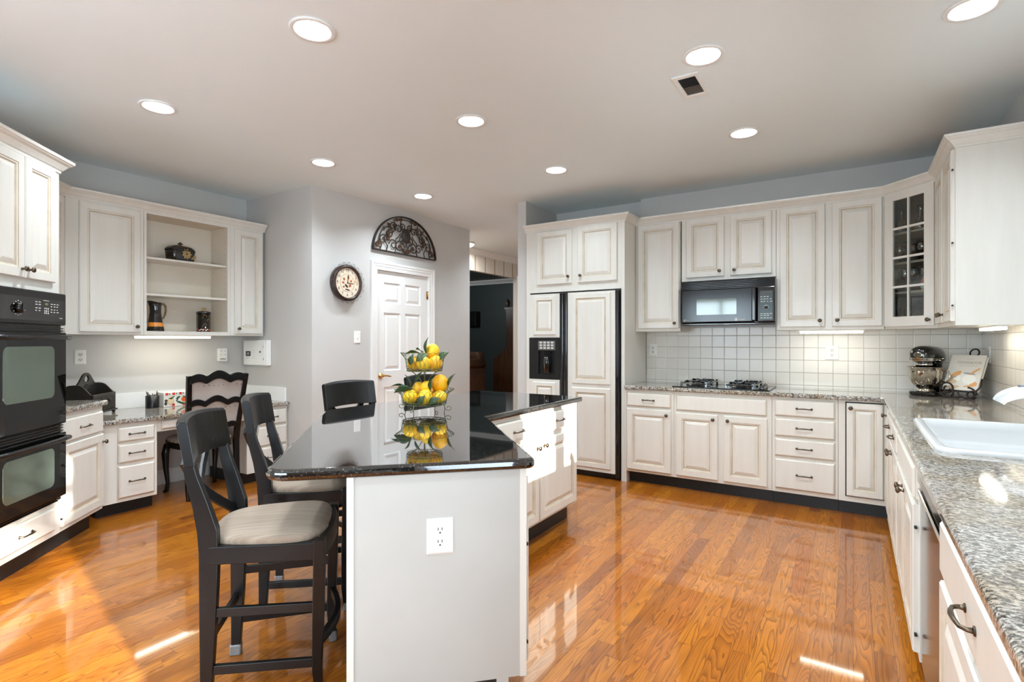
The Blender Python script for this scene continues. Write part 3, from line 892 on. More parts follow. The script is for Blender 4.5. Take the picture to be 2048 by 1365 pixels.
# base cabinets of the cooktop wall
TOE = 0.105; BT = 0.855
c = cabinet('base_cabinet', 'cream base cabinet with one drawer and one door next to the refrigerator', (0, 4.66, 0), 0, 0.445, 0.60, TOE, BT, TOE, x0=-1.765)
add_drawer(c, -1.743, -1.343, 0.703, 0.826); add_door(c, -1.743, -1.343, 0.130, 0.682, (-1.378, 0.642))
b = bmn(); box(b, -1.768, -1.752, -0.004, 0.60, 0.0, BT); obj('side_panel', b, cab_m, c)
c = cabinet('base_cabinet', 'cream two-door base cabinet under the cooktop with a blank drawer front', (0, 4.66, 0), 0, 0.772, 0.60, TOE, BT, TOE, x0=-1.318)
add_drawer(c, -1.297, -0.581, 0.693, 0.826, False, name='false_front'); add_door(c, -1.297, -0.953, 0.130, 0.675, (-0.988, 0.636)); add_door(c, -0.906, -0.577, 0.130, 0.675, (-0.872, 0.636))
c = cabinet('drawer_base_cabinet', 'cream base cabinet with a stack of four drawers right of the cooktop', (0, 4.66, 0), 0, 0.446, 0.60, TOE, BT, TOE, x0=-0.544)
for za, zb in ((0.705, 0.836), (0.548, 0.688), (0.392, 0.530), (0.136, 0.372)): add_drawer(c, -0.523, -0.116, za, zb)
cc = cabinet('corner_base_cabinet', 'cream corner base cabinet with a narrow door at the inner corner', (0, 0, 0), 0, 0, 0, TOE, BT, foot=[(-0.096, 4.66), (0.205, 4.66), (0.205, 4.24), (0.806, 4.24), (0.806, 5.256), (-0.096, 5.256)])
b = bmn(); prism(b, [(-0.096, 4.74), (0.285, 4.74), (0.285, 4.24), (0.80, 4.24), (0.80, 5.25), (-0.096, 5.25)], 0, TOE); obj('toe_kick', b, toe_m, cc)
d_ = add_door(cc, -0.044, 0.180, 0.150, 0.836, None, 4.660); put_mesh('knob', KNOB, d_, (-0.018, 4.640, 0.800))
b = bmn(); box(b, -0.052, -0.044, 4.6585, 4.662, 0.142, 0.844); box(b, -0.052, 0.185, 4.6585, 4.662, 0.836, 0.844); box(b, -0.052, 0.185, 4.6585, 4.662, 0.142, 0.150); obj('door_gap', b, slot_m, cc)
b = bmn(); nest(b, 0.03, 0.40, 0.150, 0.836, [(i, q, m) for i, q, m in door_loops(0.37, 0.686)], TR(0.205, 4.66, 0) @ RZ(-PI / 2)); d_ = obj('door', b, [cab_m, glaze_m], cc)
put_mesh('knob', KNOB, d_, (0.185, 4.30, 0.800), (0, 0, -PI / 2))

# right-hand run (faces -X)
RR = -PI / 2
c = cabinet('base_cabinet', 'cream two-drawer two-door base cabinet between the corner and the sink cabinet', (0.205, 4.235, 0), RR, 0.865, 0.60, TOE, BT, TOE)
add_drawer(c, 0.018, 0.423, 0.703, 0.826); add_drawer(c, 0.443, 0.847, 0.703, 0.826); add_door(c, 0.018, 0.423, 0.130, 0.682, (0.388, 0.642)); add_door(c, 0.443, 0.847, 0.130, 0.682, (0.478, 0.642))
c = cabinet('sink_base_cabinet', 'cream two-door base cabinet under the white sink', (0.205, 3.365, 0), RR, 0.90, 0.60, TOE, BT - 0.155, TOE)
b = bmn(); box(b, 0.0, 0.90, 0.0, 0.018, BT - 0.155, BT); obj('top_rail', b, cab_m, c)
add_drawer(c, 0.02, 0.88, 0.703, 0.826, False, name='false_front'); add_door(c, 0.02, 0.442, 0.130, 0.682, (0.405, 0.642)); add_door(c, 0.460, 0.88, 0.130, 0.682, (0.495, 0.642))
for z in (0.20, 0.60):
    b = bmn(); box(b, 0.878, 0.898, -0.015, -0.006, z - 0.004, z + 0.004); obj('hinge_pin', b, slot_m, c)
dw = thing('dishwasher', 'steel-fronted dishwasher under the granite counter reflecting the orange floor', 'dishwasher', (0.205, 2.45, 0), RR)
b = bmn(); box(b, 0.0, 0.68, 0.02, 0.58, 0.105, 0.85); box(b, 0.0, 0.68, 0.08, 0.58, 0.0, 0.105); obj('body', b, black_sat, dw)
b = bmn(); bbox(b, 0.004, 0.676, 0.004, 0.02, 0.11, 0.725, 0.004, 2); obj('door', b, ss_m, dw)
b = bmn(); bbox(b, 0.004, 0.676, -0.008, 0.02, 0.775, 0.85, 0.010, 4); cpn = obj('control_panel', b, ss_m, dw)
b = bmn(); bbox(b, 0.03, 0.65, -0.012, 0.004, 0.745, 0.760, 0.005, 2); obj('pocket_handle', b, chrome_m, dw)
c = cabinet('base_cabinet', 'cream one-drawer base cabinet on the right, on the camera side of the dishwasher', (0.205, 1.765, 0), RR, 0.915, 0.60, TOE, BT, TOE)
add_drawer(c, 0.02, 0.895, 0.700, 0.840); add_door(c, 0.02, 0.895, 0.130, 0.680, None)

# L-shaped granite worktop with the sink cut-out
out = [(-1.80, 4.63), (0.178, 4.63), (0.178, 0.50), (0.806, 0.50), (0.806, 5.256), (-1.766, 5.256), (-1.766, 4.68), (-1.80, 4.68)]
out = [(-1.768, 4.628), (0.178, 4.628), (0.178, 0.825), (0.806, 0.825), (0.806, 5.256), (-1.768, 5.256)]
out = rounded(out, [0.02, 0.06, 0.02, 0, 0, 0])
SINK = rounded(rect(0.285, 0.745, 2.49, 3.37), 0.05)
b = bmn(); slab2d(b, out, [SINK], 0.855, 0.890, 0, I4, 0.011, 3)
tag(obj('granite_worktop', b, granite_m), 'L-shaped speckled grey granite worktop along the cooktop wall and sink wall', 'worktop')

# white drop-in sink
sk = thing('kitchen_sink', 'white enamel drop-in sink set in the granite worktop', 'sink', (0.515, 2.93, 0.89))
b = bmn()
def rrect(hx, hy, r): return rounded(rect(-hx, hx, -hy, hy), r)
L = [(0.262, 0.475, 0.06, 0.0), (0.262, 0.475, 0.06, 0.008), (0.252, 0.465, 0.055, 0.016), (0.232, 0.445, 0.05, 0.017), (0.220, 0.432, 0.05, 0.010), (0.214, 0.424, 0.05, -0.02), (0.205, 0.414, 0.05, -0.075), (0.190, 0.40, 0.05, -0.085), (0.180, 0.385, 0.05, -0.09), (0.168, 0.372, 0.05, -0.125), (0.14, 0.34, 0.05, -0.135)]
prev = None
for hx, hy, r_, z in L:
    ring = [b.verts.new((x, y, z)) for x, y in rrect(hx, hy, r_)]
    if prev:
        for k in range(len(ring)):
            f = b.faces.new([prev[k], prev[(k + 1) % len(ring)], ring[(k + 1) % len(ring)], ring[k]]); f.smooth = True
    prev = ring
b.faces.new(prev)
obj('basin', b, sink_m, sk)
b = bmn(); lathe(b, [(0, -0.134), (0.04, -0.134), (0.042, -0.132), (0.03, -0.130), (0, -0.1325)], 20, TR(0, 0.1, 0)); obj('drain', b, chrome_m, sk)
fa = thing('faucet', 'white pull-out kitchen faucet spout reaching over the sink', 'faucet', (0.767, 2.93, 0.8905))
b = bmn(); lathe(b, [(0, 0), (0.034, 0), (0.034, 0.008), (0.026, 0.02), (0.024, 0.10), (0.026, 0.13), (0.02, 0.15), (0, 0.152)], 20); obj('base', b, sink_m, fa)
SPT = [(0.0, 0.12, 0.022), (-0.04, 0.165, 0.022), (-0.10, 0.190, 0.023), (-0.16, 0.198, 0.025), (-0.215, 0.190, 0.026), (-0.250, 0.172, 0.024), (-0.264, 0.152, 0.021)]
sm = []
for i in range(len(SPT) - 1):
    q0, q1, q2, q3 = SPT[max(i - 1, 0)], SPT[i], SPT[i + 1], SPT[min(i + 2, len(SPT) - 1)]
    for k in range(6):
        t = k / 6; sm.append([0.5 * (2 * q1[j] + (q2[j] - q0[j]) * t + (2 * q0[j] - 5 * q1[j] + 4 * q2[j] - q3[j]) * t * t + (3 * q1[j] - q0[j] - 3 * q2[j] + q3[j]) * t ** 3) for j in range(3)])
sm.append(list(SPT[-1]))
b = bmn(); tube(b, [(p[0], 0, p[1]) for p in sm], [p[2] for p in sm], 20); obj('spout', b, sink_m, fa)
b = bmn(); bbox(b, -0.205, -0.15, -0.012, 0.012, 0.216, 0.226, 0.004, 2); obj('spray_button', b, M_('grey_plastic', (90, 96, 104), 0.4), fa)
b = bmn(); tube(b, [(0, 0.02, 0.13), (0.0, 0.06, 0.16), (0, 0.11, 0.175)], [0.01, 0.009, 0.007], 10); obj('lever', b, sink_m, fa)

# cooktop
ct = thing('gas_cooktop', 'black glass gas cooktop with grates set in the granite counter', 'cooktop', (-0.96, 4.93, 0.8905))
b = bmn(); bbox(b, -0.388, 0.392, -0.235, 0.235, 0.0, 0.008, 0.003, 1); obj('glass_top', b, black_glass, ct)
def burner(cx, cy):
    b = bmn(); lathe(b, [(0, 0.008), (0.075, 0.008), (0.07, 0.011), (0.045, 0.013), (0.042, 0.024), (0.05, 0.026), (0.05, 0.034), (0.038, 0.037), (0, 0.037)], 22, TR(cx, cy, 0)); obj('burner', b, black_sat, ct)
    b = bmn()
    q = 0.105
    for sx, sy in ((-1, -1), (1, -1), (1, 1), (-1, 1)): bar(b, [(cx + sx * q, cy + sy * q, 0.008), (cx + sx * q * 0.97, cy + sy * q * 0.97, 0.05)], 0.016, 0.016)
    for (x0, y0), (x1, y1) in (((-q, -q), (q, -q)), ((q, -q), (q, q)), ((q, q), (-q, q)), ((-q, q), (-q, -q))):
        bar(b, [(cx + x0, cy + y0, 0.036), (cx + x1, cy + y1, 0.036)], 0.012, 0.014, 0, I4, (0, 0, 1))
    for dx, dy in ((1, 0), (-1, 0), (0, 1), (0, -1)):
        bar(b, [(cx + dx * q, cy + dy * q, 0.038), (cx + dx * q * 0.85, cy + dy * q * 0.85, 0.052), (cx + dx * 0.03, cy + dy * 0.03, 0.052)], 0.012, 0.012, 0, I4, (dy, dx, 0))
    obj('grate', b, black_gloss, ct)
for cx in (-0.205, 0.165):
    for cy in (-0.115, 0.115): burner(cx, cy)
for k in range(4):
    b = bmn(); lathe(b, [(0, 0.008), (0.024, 0.008), (0.024, 0.012), (0.019, 0.014), (0.018, 0.034), (0.015, 0.037), (0, 0.037)], 16, TR(0.330, -0.165 + 0.062 * k, 0)); bbox(b, 0.326, 0.334, -0.185 + 0.062 * k, -0.145 + 0.062 * k, 0.034, 0.046, 0.002, 1)
    obj('control_knob', b, black_gloss, ct)

plate('wall_outlet', 'white duplex outlet on the tile left of the cooktop beside the refrigerator', 'outlet', (-1.697, 5.259, 1.205), 0)
plate('wall_outlet', 'white duplex outlet on the brightly lit tile right of the cooktop', 'outlet', (-0.154, 5.259, 1.195), 0, 0.10, 0.12)
plate('wall_outlet', 'white outlet seen edge-on on the right wall tile behind the cookbook', 'outlet', (0.809, 4.98, 1.20), RR)

def strip(name, label, loc, rot, length, pw):
    s_ = thing(name, label, 'under-cabinet light', loc, rot)
    b = bmn(); bbox(b, -length / 2, length / 2, -0.03, 0.03, -0.010, 0.0, 0.002, 1); obj('housing', b, plastic_m, s_)
    b = bmn(); bbox(b, -length / 2 + 0.01, length / 2 - 0.01, -0.027, 0.022, -0.027, -0.010, 0.005, 2); obj('lens', b, strip_m, s_)
    l = light('strip_lamp', 'AREA', loc, (0, 0, rot), pw, (1.0, 0.96, 0.84), shape='RECTANGLE', size=length * 0.95, size_y=0.04)
    l.location.z -= 0.033
strip('undercabinet_light', 'lit strip light under the two-door cabinet above the right tile outlet', (-0.155, 5.02, 1.385), 0, 0.46, 0.9)
strip('undercabinet_light', 'lit strip light under the end of the right-hand wall cabinet over the sink counter', (0.70, 4.22, 1.385), RR, 0.50, 0.9)

# ------------------------------------------------------------------ island
S2 = math.sqrt(0.5)
A_, B_, C_, D_, E_, F_ = (-1.5425, 0.9575), (-0.918, 1.582), (-1.655, 2.319), (-1.655, 3.525), (-2.61, 3.525), (-2.61, 2.025)
b = bmn(); slab2d(b, rounded([A_, B_, C_, D_, E_, F_], [0.075, 0.035, 0.0, 0.02, 0.02, 0.02]), [], 0.853, 0.890, 0, I4, 0.0145, 4)
tag(obj('island_worktop', b, blackgran_m), 'polished black granite worktop of the angled kitchen island', 'worktop')
ia = thing('island_cabinet', 'near leg of the white island with a plain end panel and outlet facing the camera', 'cabinet', (0, 0, 0))
IT = 0.135
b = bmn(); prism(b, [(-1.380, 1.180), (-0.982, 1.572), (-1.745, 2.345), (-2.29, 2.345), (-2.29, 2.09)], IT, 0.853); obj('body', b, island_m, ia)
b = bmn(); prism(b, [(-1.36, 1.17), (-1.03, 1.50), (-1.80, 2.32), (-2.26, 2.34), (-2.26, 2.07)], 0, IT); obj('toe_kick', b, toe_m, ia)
EP = TR(-1.3785, 1.1515, 0) @ RZ(PI / 4)      # end panel frame: x along the panel, width 0.598
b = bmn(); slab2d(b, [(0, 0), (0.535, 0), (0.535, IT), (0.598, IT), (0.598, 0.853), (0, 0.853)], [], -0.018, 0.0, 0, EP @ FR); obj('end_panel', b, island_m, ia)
b = bmn(); box(b, 0.0, 0.022, -0.005, 0.0, 0.0, 0.853, 0, EP); obj('edge_strip', b, cab_m, ia)
b = bmn(); box(b, 0.575, 0.598, -0.004, 0.0, IT, 0.853, 0, EP); obj('edge_strip', b, cab_m, ia)
SF = TR(-0.958, 1.572, 0) @ RZ(3 * PI / 4)    # right face of that leg
def fdoor(root, Mx, x0, x1, z0, z1, knob=None):
    b = bmn(); nest(b, x0, x1, z0, z1, door_loops(x1 - x0, z1 - z0), Mx); d = obj('door', b, [cab_m, glaze_m], root)
    if knob:
        p = Mx @ Vector((knob[0], -0.02, knob[1])); o = put_mesh('knob', KNOB, d, p); o.rotation_euler = Mx.to_euler()
def fdrawer(root, Mx, x0, x1, z0, z1):
    b = bmn(); nest(b, x0, x1, z0, z1, [(0, 0, 0), (0, -0.009, 0), (0.004, -0.012, 1), (0.012, -0.020, 0)], Mx); d = obj('drawer', b, [cab_m, glaze_m], root)
    p = Mx @ Vector(((x0 + x1) / 2, -0.02, (z0 + z1) / 2)); o = put_mesh('handle', PULL, d, p); o.rotation_euler = Mx.to_euler()
for k in range(2):
    fdrawer(ia, SF, 0.03 + 0.48 * k, 0.49 + 0.48 * k, 0.69, 0.825); fdoor(ia, SF, 0.03 + 0.48 * k, 0.49 + 0.48 * k, 0.165, 0.675, (0.46 if k == 0 else 0.54, 0.63))
for z in (0.235, 0.58):
    b = bmn(); box(b, 0.022, 0.030, -0.016, -0.008, z - 0.005, z + 0.005, 0, SF); obj('hinge_pin', b, slot_m, ia)
ib = cabinet('island_cabinet', 'far leg of the island with two drawers and two doors in a patch of sunlight', (-1.685, 2.352, 0), PI / 2, 1.128, 0.60, IT, 0.853, IT)
add_drawer(ib, 0.065, 0.545, 0.692, 0.828); add_drawer(ib, 0.585, 1.075, 0.700, 0.828); add_door(ib, 0.065, 0.552, 0.155, 0.668, (0.525, 0.622)); add_door(ib, 0.572, 1.088, 0.155, 0.668, (0.612, 0.628))
plate('island_outlet', 'large white duplex outlet on the end panel of the island', 'outlet', (-1.1665, 1.3635, 0.6415), PI / 4, 0.088, 0.118)
bpy.context.view_layer.update()

# ------------------------------------------------------------------ left side: ovens, corner, desk
R135, R90 = 3 * PI / 4, PI / 2
ot = cabinet('oven_tower_cabinet', 'tall white cabinet housing the black double wall oven at the left edge', (-3.5885, 0.7485, 0), R135, 0.66, 0.62, 0.130, 2.325, 0.130)
obj_old = [c for c in ot.children if c.name.startswith('body')][0]; bpy.data.objects.remove(obj_old)
b = bmn(); box(b, 0, 0.66, 0, 0.62, 1.580, 2.325); box(b, 0, 0.66, 0, 0.62, 0.130, 0.333); box(b, 0, 0.66, 0.56, 0.62, 0.333, 1.580); box(b, 0, 0.003, 0, 0.56, 0.333, 1.580); box(b, 0.6575, 0.66, 0, 0.56, 0.333, 1.580)
obj('body', b, cab_m, ot)
add_door(ot, 0.062, 0.3265, 1.640, 2.307, (0.302, 1.688)); add_door(ot, 0.3335, 0.598, 1.640, 2.307, (0.358, 1.688))
add_drawer(ot, 0.062, 0.598, 0.165, 0.306)
b = bmn(); crown(b, [(0.0, 0.55), (0.0, 0.0), (0.66, 0.0), (0.66, 0.55)], 0, [(-o, u) if False else (o, u * 1.18) for o, u in CROWN])
# path runs left to right across the front, so outward is already -y
tag(obj('crown_moulding', b, cab_m, None, (-3.5885, 0.7485, 2.312), R135), 'cream crown moulding on top of the tall oven cabinet at the left edge', 'moulding')
ov = thing('double_oven', 'black double wall oven with two glass doors built into the tall left cabinet', 'oven', (-3.5885, 0.7485, 0), R135)
b = bmn(); bbox(b, 0.004, 0.657, -0.012, 0.55, 0.335, 1.578, 0.003, 1); obj('body', b, black_sat, ov)
b = bmn(); bbox(b, 0.004, 0.657, -0.040, -0.010, 1.388, 1.578, 0.008, 2); op = obj('control_panel', b, black_sat, ov)
b = bmn(); box(b, 0.02, 0.64, -0.0415, -0.040, 1.410, 1.535); obj('panel_face', b, black_gloss, op)
b = bmn(); lathe(b, [(0, 0), (0.030, 0), (0.027, 0.018), (0.024, 0.022), (0, 0.022)], 24, TR(0.235, -0.041, 1.472) @ RX(PI / 2)); bbox(b, 0.230, 0.240, -0.070, -0.060, 1.448, 1.496, 0.003, 1); obj('selector_knob', b, black_gloss, op)
b = bmn()
for k in range(11):
    a = math.radians(-60 + 30 * k); box(b, 0.235 + 0.038 * math.sin(a) - 0.004, 0.235 + 0.038 * math.sin(a) + 0.004, -0.0425, -0.0415, 1.472 + 0.038 * math.cos(a) - 0.0015, 1.472 + 0.038 * math.cos(a) + 0.0015)
random.seed(5)
for x0, n, zs in ((0.372, 2, (1.512, 1.498, 1.478, 1.464)), (0.505, 3, (1.506, 1.492, 1.474, 1.460))):
    for z in zs:
        for k in range(n): box(b, x0 + k * 0.027, x0 + k * 0.027 + random.uniform(0.010, 0.019), -0.0425, -0.0415, z, z + 0.0045)
for k in range(3):
    for z in (1.476, 1.462, 1.450): bbox(b, 0.448 + k * 0.016, 0.456 + k * 0.016, -0.0428, -0.0415, z, z + 0.009, 0.0004, 1)
box(b, 0.44, 0.49, -0.0425, -0.0415, 1.524, 1.527); box(b, 0.585, 0.615, -0.0425, -0.0415, 1.428, 1.431)
obj('printed_marks', b, mark_m, op)
b = bmn(); box(b, 0.438, 0.492, -0.0425, -0.0415, 1.493, 1.518); dsp = obj('display', b, M_('oven_display', (38, 44, 34), 0.2), op)
b = bmn(); text(b, '10:2', 0.017, TR(0.466, -0.0428, 1.5055) @ RX(PI / 2)); obj('clock_digits', b, disp_m, dsp)
for zs, x1, dy in (((1.352, 1.366), 0.65, 0.03), ((0.752, 0.768, 0.784), 0.65, 0.03), ((0.337, 0.350), 0.60, 0.028)):
    b = bmn()
    for z in zs: bbox(b, 0.012, x1, -dy, -0.01, z, z + 0.007, 0.002, 1)
    obj('vent_louvre', b, black_gloss, ov)
for zb, zt, wz0, wz1 in ((0.800, 1.345, 0.965, 1.265), (0.365, 0.745, 0.445, 0.670)):
    b = bmn(); bbox(b, 0.006, 0.655, -0.042, -0.012, zb, zt, 0.006, 2); dd = obj('oven_door', b, black_glass, ov)
    b = bmn(); prism(b, rounded(rect(0.122, 0.538, wz0, wz1), 0.035), 0.0421, 0.0430, 0, FR); obj('door_window', b, oven_win, dd)
    b = bmn()
    hz = zt - 0.030
    tube(b, [(0.02, -0.042, hz), (0.03, -0.070, hz), (0.10, -0.078, hz), (0.33, -0.082, hz), (0.56, -0.078, hz), (0.63, -0.070, hz), (0.64, -0.042, hz)], [0.012, 0.014, 0.014, 0.014, 0.014, 0.014, 0.012], 10)
    obj('handle', b, black_sat, dd)

cb = cabinet('corner_base_cabinet', 'white angled base cabinet with one drawer and one door right of the wall ovens', (-4.056, 1.216, 0), R135, 0.483, 0.52, 0.130, 0.848, 0.130)
add_drawer(cb, 0.008, 0.462, 0.668, 0.815); add_door(cb, 0.008, 0.462, 0.160, 0.655, (0.448, 0.600))
for z in (0.21, 0.54):
    b = bmn(); box(b, 0.0, 0.008, -0.014, -0.006, z - 0.005, z + 0.005); obj('hinge_pin', b, slot_m, cb)
b = bmn(); slab2d(b, rounded([(-4.040, 1.240), (-4.402, 1.602), (-4.92, 1.08), (-4.556, 0.72)], [0, 0.03, 0, 0]), [], 0.848, 0.883, 0, I4, 0.011, 3)
tag(obj('granite_worktop', b, granite_m), 'small triangular looking granite worktop on the angled cabinet beside the wall ovens', 'worktop')
cw = cabinet('corner_wall_cabinet', 'narrow slice of white angled wall cabinet beside the tall oven cabinet', (-4.360, 0.940, 0), R135, 0.803, 0.29, 1.345, 2.38)
add_door(cw, 0.42, 0.775, 1.365, 2.358)

ld = cabinet('desk_drawer_cabinet', 'white desk pedestal with three drawers left of the knee space', (-4.56, 1.602, 0), R90, 0.370, 0.62, 0.10, 0.680, 0.10)
for za, zb in ((0.545, 0.655), (0.388, 0.528), (0.128, 0.368)): add_drawer(ld, 0.105, 0.350, za, zb)
ap = thing('desk_apron_drawer', 'shallow white pencil drawer under the desk top above the knee space', 'drawer', (-4.575, 1.976, 0), R90)
b = bmn(); box(b, 0.0, 0.72, 0.0, 0.55, 0.585, 0.680); obj('body', b, cab_m, ap)
add_drawer(ap, 0.03, 0.69, 0.600, 0.672, False)
rd = cabinet('desk_drawer_cabinet', 'white desk pedestal behind the desk chair, right of the knee space', (-4.56, 2.70, 0), R90, 0.404, 0.62, 0.10, 0.680, 0.10)
for za, zb in ((0.520, 0.655), (0.330, 0.505), (0.125, 0.315)): add_drawer(rd, 0.09, 0.385, za, zb)
b = bmn(); slab2d(b, rounded([(-4.53, 1.452), (-4.53, 3.105), (-5.244, 3.105), (-5.244, 1.40), (-4.93, 1.085), (-4.71, 1.272)], 0.004), [], 0.681, 0.716, 0, I4, 0.010, 3)
tag(obj('granite_desk_top', b, granite_m), 'low granite desk top along the left wall', 'worktop')

uw = cabinet('wall_cabinet', 'white wall cabinet with one large door left of the open shelves', (-4.93, 1.512, 0), R90, 0.520, 0.318, 1.345, 2.385)
add_door(uw, 0.082, 0.493, 1.365, 2.358, (0.462, 1.412))
us = thing('open_shelf_cabinet', 'white wall cabinet with three open shelves above the desk', 'cabinet', (-4.93, 2.034, 0), R90)
b = bmn()
slab2d(b, rect(0, 0.722, 1.345, 2.385), [rect(0.020, 0.697, 1.378, 2.357)], -0.001, 0.018, 0, TR(0, 0.018, 0) @ FR)
obj('face_frame', b, cab_m, us)
b = bmn()
box(b, 0.0, 0.020, 0.018, 0.318, 1.345, 2.385); box(b, 0.699, 0.722, 0.018, 0.318, 1.345, 2.385); box(b, 0.020, 0.699, 0.300, 0.318, 1.345, 2.385)
box(b, 0.020, 0.699, 0.018, 0.300, 1.345, 1.376); box(b, 0.020, 0.699, 0.018, 0.300, 2.36, 2.385)
for k in range(16):
    for y in (0.05, 0.255):
        z = 1.46 + k * 0.054
        lathe(b, [(0, 0), (0.003, 0), (0.003, 0.0006), (0, 0.0006)], 8, TR(0.699, y, z) @ RY(-PI / 2), 1, False)
obj('body', b, [inner_m, slot_m], us)
for z in (1.695, 2.002):
    b = bmn(); bbox(b, 0.021, 0.698, 0.022, 0.298, z - 0.019, z, 0.002, 1); obj('shelf', b, cab_m, us)
un = cabinet('wall_cabinet', 'narrow white wall cabinet right of the open shelves, against the pantry corner', (-4.93, 2.758, 0), R90, 0.330, 0.318, 1.345, 2.385)
add_door(un, 0.034, 0.311, 1.365, 2.358, (0.066, 1.412))
b = bmn(); crown(b, [(-4.425, 1.005), (-4.93, 1.510), (-4.93, 3.100)], 2.372, CROWN)
tag(obj('crown_moulding', b, cab_m), 'cream crown moulding along the wall cabinets and open shelves above the desk', 'moulding')
strip('undercabinet_light', 'lit strip light under the open shelves above the desk', (-5.00, 2.30, 1.345), R90, 0.62, 1.6)
plate('wall_outlet', 'white duplex outlet on the grey wall above the black caddy', 'outlet', (-5.259, 1.711, 1.164), R90, 0.076, 0.118)
sp = thing('surge_protector', 'white plug-in surge protector with sockets on the wall above the desk', 'outlet', (-5.259, 2.848, 1.160), R90)
b = bmn(); bbox(b, -0.045, 0.045, -0.038, 0.0, -0.066, 0.066, 0.008, 2); obj('housing', b, plastic_m, sp)
b = bmn()
for s in (-1, 1):
    for z in (0.03, -0.004):
        for dx in (-0.005, 0.005): box(b, s * 0.02 + dx - 0.001, s * 0.02 + dx + 0.001, -0.0386, -0.0375, z, z + 0.010)
for k in range(4): box(b, -0.026 + k * 0.014, -0.018 + k * 0.014, -0.0386, -0.0375, -0.048, -0.036)
obj('socket_slots', b, slot_m, sp)
al = thing('wall_control_panel', 'white alarm control box with a small dark screen on the pantry side wall', 'control panel', (-5.03, 3.109, 1.178), 0)
b = bmn(); bbox(b, -0.20, 0.20, -0.05, 0.0, -0.125, 0.125, 0.006, 2); obj('housing', b, plastic_m, al)
b = bmn(); bbox(b, -0.192, 0.175, -0.054, -0.049, -0.118, 0.118, 0.003, 1); obj('hinged_cover', b, plastic_m, al)
b = bmn(); box(b, -0.15, -0.065, -0.0548, -0.0538, -0.035, 0.015); box(b, 0.085, 0.108, -0.0548, -0.0538, 0.0, 0.018)
for z in (-0.06, 0.06): box(b, 0.150, 0.156, -0.0548, -0.0538, z - 0.01, z + 0.01)
obj('dark_screen', b, black_gloss, al)
b = bmn()
box(b, -0.125, -0.09, -0.0554, -0.0548, -0.02, 0.002)
for r_ in range(5):
    for k in range(3): box(b, -0.045 + k * 0.022, -0.034 + k * 0.022, -0.0546, -0.0538, -0.055 + r_ * 0.018, -0.051 + r_ * 0.018)
for k in range(4): box(b, -0.145 + k * 0.02, -0.132 + k * 0.02, -0.0546, -0.0538, -0.056, -0.052)
obj('keypad_marks', b, M_('pale_grey_marks', (176, 178, 174), 0.5), al)
plate('light_switch', 'white single light switch between the wall clock and the pantry door', 'switch', (-4.199, 3.638, 1.333), R90, 0.082, 0.122, 'switch')

# ------------------------------------------------------------------ wall clock
ck = thing('wall_clock', 'round wall clock with brown rim, lacy wire edge and numerals on a cream face', 'clock', (-4.199, 3.478, 1.862), R90)
rim_m = soft('mottled_brown_rim', (30, 15, 10), (66, 36, 20), 25.0, 0.35)
b = bmn(); lathe(b, [(0.145, 0.030), (0.145, 0.055), (0.152, 0.066), (0.164, 0.066), (0.176, 0.052), (0.178, 0.03), (0.172, 0.0), (0.0, 0.0)], 48, RX(PI / 2), caps=False); obj('rim', b, rim_m, ck)
facec = NT('aged_clock_face')
n_ = facec.noise(facec.mapped((1, 1, 1)), 14.0, 4.0)
facec.link(facec.ramp(n_, [(0.35, lin((226, 208, 184))), (0.55, lin((232, 216, 194))), (0.72, lin((206, 160, 116)))]), facec.b.inputs['Base Color'])
b = bmn(); lathe(b, [(0.0, 0.0465), (0.147, 0.0465), (0.147, 0.04), (0, 0.04)], 48, RX(PI / 2), 0, False); obj('face', b, facec.m, ck)
b = bmn()
for h in range(1, 13):
    a = h * PI / 6; text(b, str(h), 0.040, TR(0.118 * math.sin(a), -0.0472, 0.118 * math.cos(a)) @ RX(PI / 2))
obj('numerals', b, M_('clock_ink', (52, 38, 30), 0.6), ck)
b = bmn()
lathe(b, [(0.0855, 0.0470), (0.0875, 0.0470), (0.0875, 0.0478), (0.0855, 0.0478)], 48, RX(PI / 2), 0, True, False)
for x, z, r1, r2, an in ((-0.04, 0.035, 0.012, 0.016, 0.4), (-0.05, 0.0, 0.01, 0.016, 1.2), (-0.012, -0.03, 0.024, 0.012, -0.7), (0.0, -0.066, 0.03, 0.007, -0.15), (0.03, -0.025, 0.018, 0.014, 0.6), (0.012, 0.055, 0.012, 0.022, 0.1), (-0.045, -0.04, 0.012, 0.01, 0), (0.045, 0.02, 0.012, 0.01, 0.5)):
    lathe(b, [(0, 0.0471), (1.0, 0.0471), (1.0, 0.0476), (0, 0.0476)], 12, RX(PI / 2) @ TR(x, z, 0) @ RZ(an) @ Matrix.Diagonal((r1, r2, 1, 1)), 0 if r1 < 0.02 else 1, False)
obj('face_painting', b, [M_('sepia_paint', (160, 96, 52), 0.6), M_('dark_paint', (46, 38, 34), 0.6)], ck)
b = bmn(); bar(b, [(0, -0.0495, 0), (0.0, -0.0495, 0.0), (0.075, -0.0495, -0.002)], 0.0015, 0.005, 0, I4, (0, 1, 0)); bar(b, [(0, -0.0505, 0), (-0.002, -0.0505, 0.0), (0.010, -0.0505, 0.08)], 0.0015, 0.004, 0, I4, (0, 1, 0)); lathe(b, [(0, 0.049), (0.006, 0.049), (0.006, 0.052), (0, 0.052)], 12, RX(PI / 2)); obj('hands', b, slot_m, ck)
b = bmn()
N = 40
for ph in (0, PI / N):
    pts = []
    for k in range(N * 6):
        a = 2 * PI * k / (N * 6); r = 0.188 + 0.014 * math.cos(N / 2 * a + ph * N / 2 * 1.0 + (PI if ph else 0))
        pts.append((r * math.sin(a), -0.060, r * math.cos(a)))
    tube(b, pts, 0.0012, 4, True)
